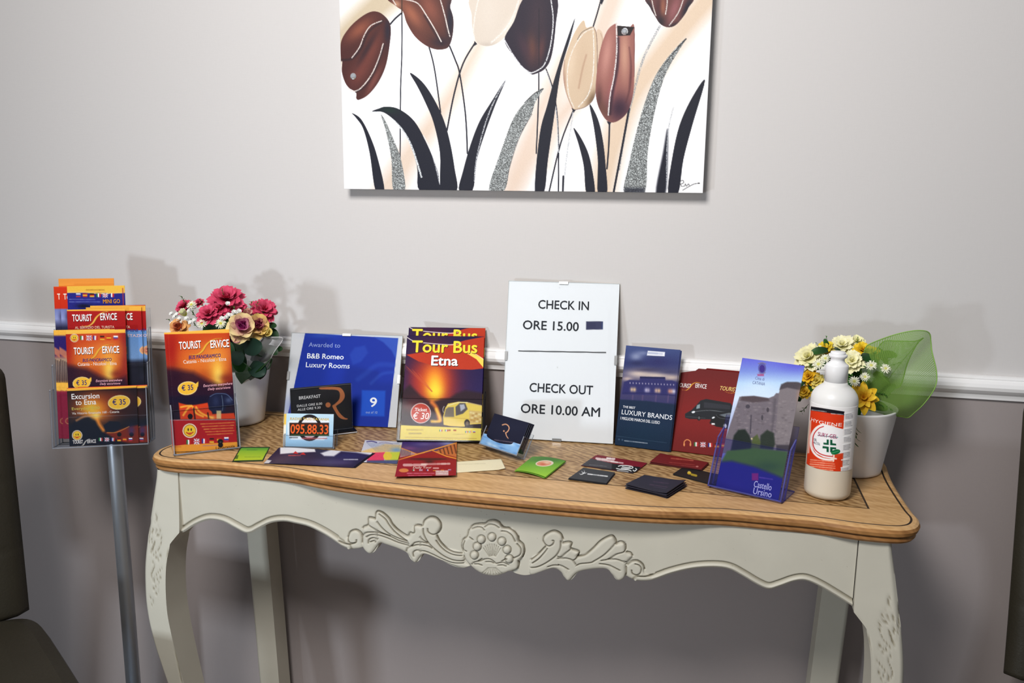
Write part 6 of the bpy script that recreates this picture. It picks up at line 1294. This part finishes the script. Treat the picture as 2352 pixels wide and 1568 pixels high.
def net(name, col, dens, par, pts, base, y0, bulge, fold=0.0, lines=26):
    """netting gathered at base and spread to the outline pts; woven as a real open mesh of ribs over a thin veil"""
    O = cr([at(p, y0) for p in pts], 5); B = np.asarray(base); nu_, nv_ = len(O), 14; V = []; UV = []
    for j in range(nv_+1):
        t = j/nv_
        for i in range(nu_):
            s_ = i/(nu_-1); p = B+(O[i]-B)*t
            off = -bulge*math.sin(math.pi*t*.8)*math.sin(math.pi*s_)+fold*math.sin(s_*math.pi*5)*t
            V.append(p+np.array([0, off, 0])); UV.append((s_, t))
    Fc = [(j*nu_+i, j*nu_+i+1, (j+1)*nu_+i+1, (j+1)*nu_+i) for j in range(nv_) for i in range(nu_-1)]
    M = netmat(name+'_netting', col, dens, lines)
    o = obj('net_wrap', V, Fc, M, par, None, None, True, uv=UV)
    mb = MB(); tube(mb, [v+np.array([0, 0, 0]) for v in V[nv_*nu_:]], .0009, 6, col=lin([v*.85 for v in col])); mb.build('net_hem', mat(name+'_hem', col, rough=.6), o)
    return o
def netmat(name, col, dens, lines):
    M = bpy.data.materials.new(name); M.use_nodes = True; nt = M.node_tree; N = nt.nodes; L = nt.links; N.clear()
    out = N.new('ShaderNodeOutputMaterial'); tr = N.new('ShaderNodeBsdfTransparent'); df = N.new('ShaderNodeBsdfDiffuse'); df.inputs[0].default_value = c4(*col)
    tl = N.new('ShaderNodeBsdfTranslucent'); tl.inputs[0].default_value = c4(*col); ms = N.new('ShaderNodeMixShader'); ms.inputs[0].default_value = .35; L.new(df.outputs[0], ms.inputs[1]); L.new(tl.outputs[0], ms.inputs[2])
    tc = N.new('ShaderNodeTexCoord'); mp = N.new('ShaderNodeMapping'); L.new(tc.outputs['UV'], mp.inputs[0]); mp.inputs['Scale'].default_value = (lines, lines, 1)
    vals = []
    for dr in ('X', 'Y'):
        w = N.new('ShaderNodeTexWave'); w.bands_direction = dr; w.inputs['Scale'].default_value = 1.0 if dr == 'X' else .7; w.inputs['Distortion'].default_value = 1.2; w.inputs['Detail Scale'].default_value = .4; L.new(mp.outputs[0], w.inputs[0])
        mr = N.new('ShaderNodeMapRange'); mr.inputs[1].default_value = .45; mr.inputs[2].default_value = .9; mr.inputs[3].default_value = dens*.55; mr.inputs[4].default_value = min(1, dens*1.9); L.new(w.outputs['Fac'], mr.inputs[0]); vals.append(mr)
    mx = N.new('ShaderNodeMath'); mx.operation = 'MAXIMUM'; L.new(vals[0].outputs[0], mx.inputs[0]); L.new(vals[1].outputs[0], mx.inputs[1])
    m2 = N.new('ShaderNodeMixShader'); L.new(mx.outputs[0], m2.inputs[0]); L.new(tr.outputs[0], m2.inputs[1]); L.new(ms.outputs[0], m2.inputs[2]); L.new(m2.outputs[0], out.inputs[0])
    return M
net('dark_green', (34, 66, 30), .8, PL, [(500, 850), (535, 822), (560, 824), (590, 850), (606, 846), (626, 822), (617, 848)], at((548, 890), cy0-.03), cy0-.045, .02, .004, 40)
net('white_tulle', (206, 206, 206), .26, PL, [(560, 790), (590, 770), (625, 772), (652, 776), (640, 800), (622, 826), (606, 850)], at((575, 850), cy0-.01), cy0-.022, .014, .004, 70)

# ---- right bouquet
PR, pc_, zt = pot('white pot of yellow flowers with green netting at the right end of the table', (1945, 1098), .0515, .070, .112)
cy0 = pc_[1]; cen = np.array([pc_[0], cy0, zt+.015])
R7 = lambda x, y: (1800+x/3.484, 730+y/3.484)
for x, y, r, dy, c0, c1 in ((205, 320, 112, -.02, (226, 222, 150), (242, 238, 196)), (470, 225, 100, .01, (230, 226, 160), (244, 240, 204)), (548, 350, 95, -.035, (226, 220, 150), (242, 238, 200)), (590, 190, 60, .02, (224, 220, 140), (240, 236, 190)), (330, 255, 76, .0, (214, 176, 30), (240, 214, 60)), (632, 262, 78, -.01, (206, 160, 20), (240, 206, 46)), (722, 292, 66, .005, (206, 160, 20), (236, 200, 50)), (205, 470, 72, -.03, (196, 140, 20), (232, 186, 40)), (268, 505, 62, -.035, (200, 176, 60), (232, 216, 120)), (172, 590, 56, -.03, (196, 150, 30), (236, 196, 60))):
    p = at(R7(x, y), cy0+dy); pinkflower('yellow_flower' if c1[2] < 130 else 'cream_flower', p, facing(p), sc(p, 1.16*r/3.484), PR, c0, c1)
p = at(R7(640, 640), cy0-.055); mb = MB(); d = facing(p, .5); rr_ = sc(p, 36)
ringpetals(mb, p, d, 8, rr_*1.05, rr_*.27, 18, 26, ((196, 130, 20), (238, 200, 50)), cup=.4, tip=.7, nu=8); ringpetals(mb, p, d, 7, rr_*.85, rr_*.24, 44, 14, ((190, 120, 20), (240, 206, 56)), ph=.4, cup=.4, tip=.7, nu=8); ringpetals(mb, p, d, 5, rr_*.55, rr_*.18, 66, 0, ((176, 110, 20), (236, 190, 46)), ph=.2, cup=.4)
mb.build('yellow_flower', PETAL, PR, True)
for x, y, r in ((280, 372, 52), (335, 325, 40), (700, 380, 45), (815, 405, 42), (565, 508, 46), (650, 472, 40)):
    p = at(R7(x, y), cy0-.055); daisy('daisy', p, facing(p), sc(p, r/3.484), PR, (240, 240, 222), (206, 204, 110))
for x, y, L, o in ((335, 225, 80, (0, -.1, 1)), (285, 240, 50, (-.5, 0, .8)), (585, 215, 60, (.1, 0, 1)), (800, 360, 90, (.8, -.1, .6)), (850, 380, 80, (.8, 0, .3)), (700, 490, 90, (.5, -.4, .3)), (620, 420, 80, (0, -.6, .5)), (500, 470, 90, (.1, -.6, .3)), (720, 590, 100, (.7, -.3, -.1)), (240, 400, 70, (-.4, -.5, .4)), (160, 640, 90, (-.7, -.3, -.2)), (200, 690, 90, (-.5, -.4, -.5)), (640, 400, 60, (.4, -.5, .5)), (760, 690, 100, (.7, -.2, -.2)), (700, 330, 70, (.2, -.4, .7)), (180, 420, 60, (-.8, 0, .3))):
    p = at(R7(x, y), cy0-.03); leafsprig('leaf_sprig', p, nrm(np.array(o, float)), sc(p, L/3.484), PR, ((30, 84, 24), (90, 150, 50)))
p = at(R7(585, 800), cy0-.078); leafsprig('leaf_sprig', p, nrm(np.array([-.05, -.12, -1])), sc(p, 210/3.484), PR, ((14, 56, 16), (44, 100, 34)), n=12, wd=.16)
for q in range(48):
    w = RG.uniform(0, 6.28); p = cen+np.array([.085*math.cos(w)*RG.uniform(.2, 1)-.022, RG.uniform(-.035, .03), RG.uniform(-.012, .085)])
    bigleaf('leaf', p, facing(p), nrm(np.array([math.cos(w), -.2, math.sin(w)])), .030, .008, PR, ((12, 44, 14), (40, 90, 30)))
net('green', (134, 176, 84), .50, PR, [R7(*q) for q in ((640, 560), (620, 400), (650, 250), (690, 195), (860, 120), (1000, 84), (1100, 85), (1150, 115), (1162, 180), (1168, 260), (1195, 400), (1185, 520), (1110, 650), (1040, 740), (990, 795), (900, 780), (800, 770))], at(R7(640, 730), cy0-.01), cy0-.02, .035, .007, 46)
net('inner_green', (134, 178, 84), .40, PR, [R7(*q) for q in ((720, 300), (800, 200), (900, 190), (1060, 190), (1130, 170), (1080, 230), (1000, 380), (960, 500), (930, 560), (880, 560), (800, 480))], at(R7(700, 700), cy0+.0), cy0-.035, -.02, .004, 36)

# ================================================================== sanitiser bottle
q = wz((1897, 1152)); dirv = nrm([q[0]-CAM[0], q[1]-CAM[1], 0]); BR = .0345; bc = q+dirv*BR; bc[2] = .8002
BT = empty('sanitiser_bottle', bc, 'translucent white sanitiser bottle with an orange label in front of the yellow flowers', 'bottle')
HDPE = mat('milky_plastic', (228, 227, 224), rough=0.38, spec=0.4, noise=0.012, nscale=30, sss=0.2, vcol=True)
K = (wy((1916, 813), bc[1])[2]-.8002)/.2165
z_ = lambda v: v*K
mb = MB(); lathe(mb, bc, [(.0255, 0), (.0305, .0012), (.0336, .005), (BR, .010), (BR, z_(.103)), (BR, z_(.112)), (BR, z_(.118)), (.0346, z_(.147)), (.0340, z_(.153)), (.0322, z_(.158)), (.0280, z_(.164)), (.0225, z_(.1685)), (.0176, z_(.172)), (.0166, z_(.176))], 64)
bv = np.concatenate(mb.V); mb.C = [lin((216, 207, 188))+(lin((232, 231, 228))-lin((216, 207, 188)))*np.clip((bv[:, 2:3]-.8002-z_(.105))/.012, 0, 1)]      # the gel shows through up to its level
mb.build('body', HDPE, BT, True)
CAPM = mat('white_cap_plastic', (238, 238, 238), rough=0.35, spec=0.45)
mb = MB(); lathe(mb, bc, [(.0166, z_(.1745)), (.0166, z_(.200)), (.0160, z_(.2015)), (.0140, z_(.2025)), (.0102, z_(.2065)), (.0100, z_(.2100)), (.0128, z_(.2125)), (.0136, z_(.2140)), (.0136, z_(.2165)), (.0120, z_(.2172))], 48)
mb.build('neck', CAPM, BT)
mb = MB(); lathe(mb, bc, [(.0100, z_(.2165)), (.0112, z_(.2172)), (.0106, z_(.2205)), (.004, z_(.2212)), (1e-5, z_(.2212))], 32, cap=False)
mb.build('flip_spout', CAPM, BT)
camang = math.atan2(CAM[1]-bc[1], CAM[0]-bc[0])
S7 = (1800, 730, 3.484)
def art_label(A):
    A.crop(*S7); A.fill((236, 234, 232)); og = (214, 58, 24)
    A.poly([(205, 705), (486, 752), (455, 1252), (178, 1212)], og); A.poly([(205, 705), (486, 748), (484, 778), (207, 738)], (26, 24, 30)); A.dash(225, 350, 735, 7, (200, 200, 204), 1, .13); A.dash(380, 475, 765, 7, (200, 200, 204), 2, .08)
    A.t('HYGIENE', 222, 464, 822, 26, (250, 236, 230), .004); A.dash(318, 430, 862, 16, (250, 232, 222), 4, .05, 1)
    A.poly([(310, 845), (270, 870), (238, 910), (222, 970), (232, 1040), (262, 1085), (320, 1115), (395, 1128), (470, 1095), (478, 890), (330, 850)], (240, 238, 238), 1, 0); A.line([(316, 850), (262, 878), (228, 925), (216, 980), (226, 1050), (262, 1100), (320, 1128), (400, 1136)], 16, (244, 236, 232), 1); A.line([(318, 868), (280, 884), (244, 926), (233, 980), (244, 1040), (285, 1082), (340, 1102), (400, 1108)], 8, (200, 40, 40), 1)
    A.poly([(206, 818), (222, 815), (214, 960), (205, 1080), (190, 1084)], (236, 190, 176), .9, 4); A.poly([(390, 1095), (478, 1080), (470, 1200), (330, 1150), (400, 1140)], og, .95, 4)
    for l in ([(402, 1100), (398, 1145)], [(382, 1122), (420, 1126)]): A.line(l, 12, (250, 226, 210), 1, smooth=False)
    A.t('SURY-GEL', 274, 428, 940, 30, (170, 70, 110), .02); A.line([(275, 940), (432, 955)], 7, (90, 140, 140), .9, smooth=False); A.t('GEL', 240, 266, 978, 18, (70, 80, 100), .01); A.t('ALCOL', 238, 292, 1002, 18, (70, 80, 100), .01)
    gr = (16, 84, 56)
    for pts in ([(344, 972), (361, 972), (361, 1016), (318, 1012), (318, 996), (344, 999)], [(372, 973), (390, 975), (390, 1002), (420, 1006), (420, 1020), (372, 1017)], [(312, 1024), (361, 1030), (361, 1074), (343, 1072), (343, 1045), (310, 1042)], [(372, 1032), (420, 1036), (420, 1050), (392, 1050), (390, 1074), (372, 1074)]): A.poly(pts, gr)
    A.ell(416, 1072, 38, 20, (20, 110, 64), 1, -14); A.line([(390, 1080), (440, 1064)], 5, (90, 170, 120), .9, smooth=False)
    for q in range(5): A.dash(215-q*2, 410, 1134+q*17, 9, (250, 190, 160), q+3, .09)
    for q in range(9): A.line([(487-q*4, 752+q*62+12), (520-q*4, 750+q*62+8), (560-q*5, 744+q*62)], 8, (250, 250, 250), 1)
    for q in range(8):
        for i in range(4): A.dash(496-q*4, 552-q*5, 772+q*62+i*11, 6, (130, 130, 138), q*4+i, -.12, .8)
    A.speck(1.5, 1)
def lab(u, v):
    a = camang-1.22+u*2.5; r = BR+.0003; z = bc[2]+z_(.1445)-v*z_(.0965)
    n = np.stack([np.cos(a), np.sin(a), 0*a], 1)
    return bc*np.array([1, 1, 0])+n*r+np.stack([0*a, 0*a, z], 1), n
surf('label', lab, 200, 190, art_label, PRINT, BT, th=.0002)

for o in list(bpy.data.objects):
    if '_o' in o: del o['_o']
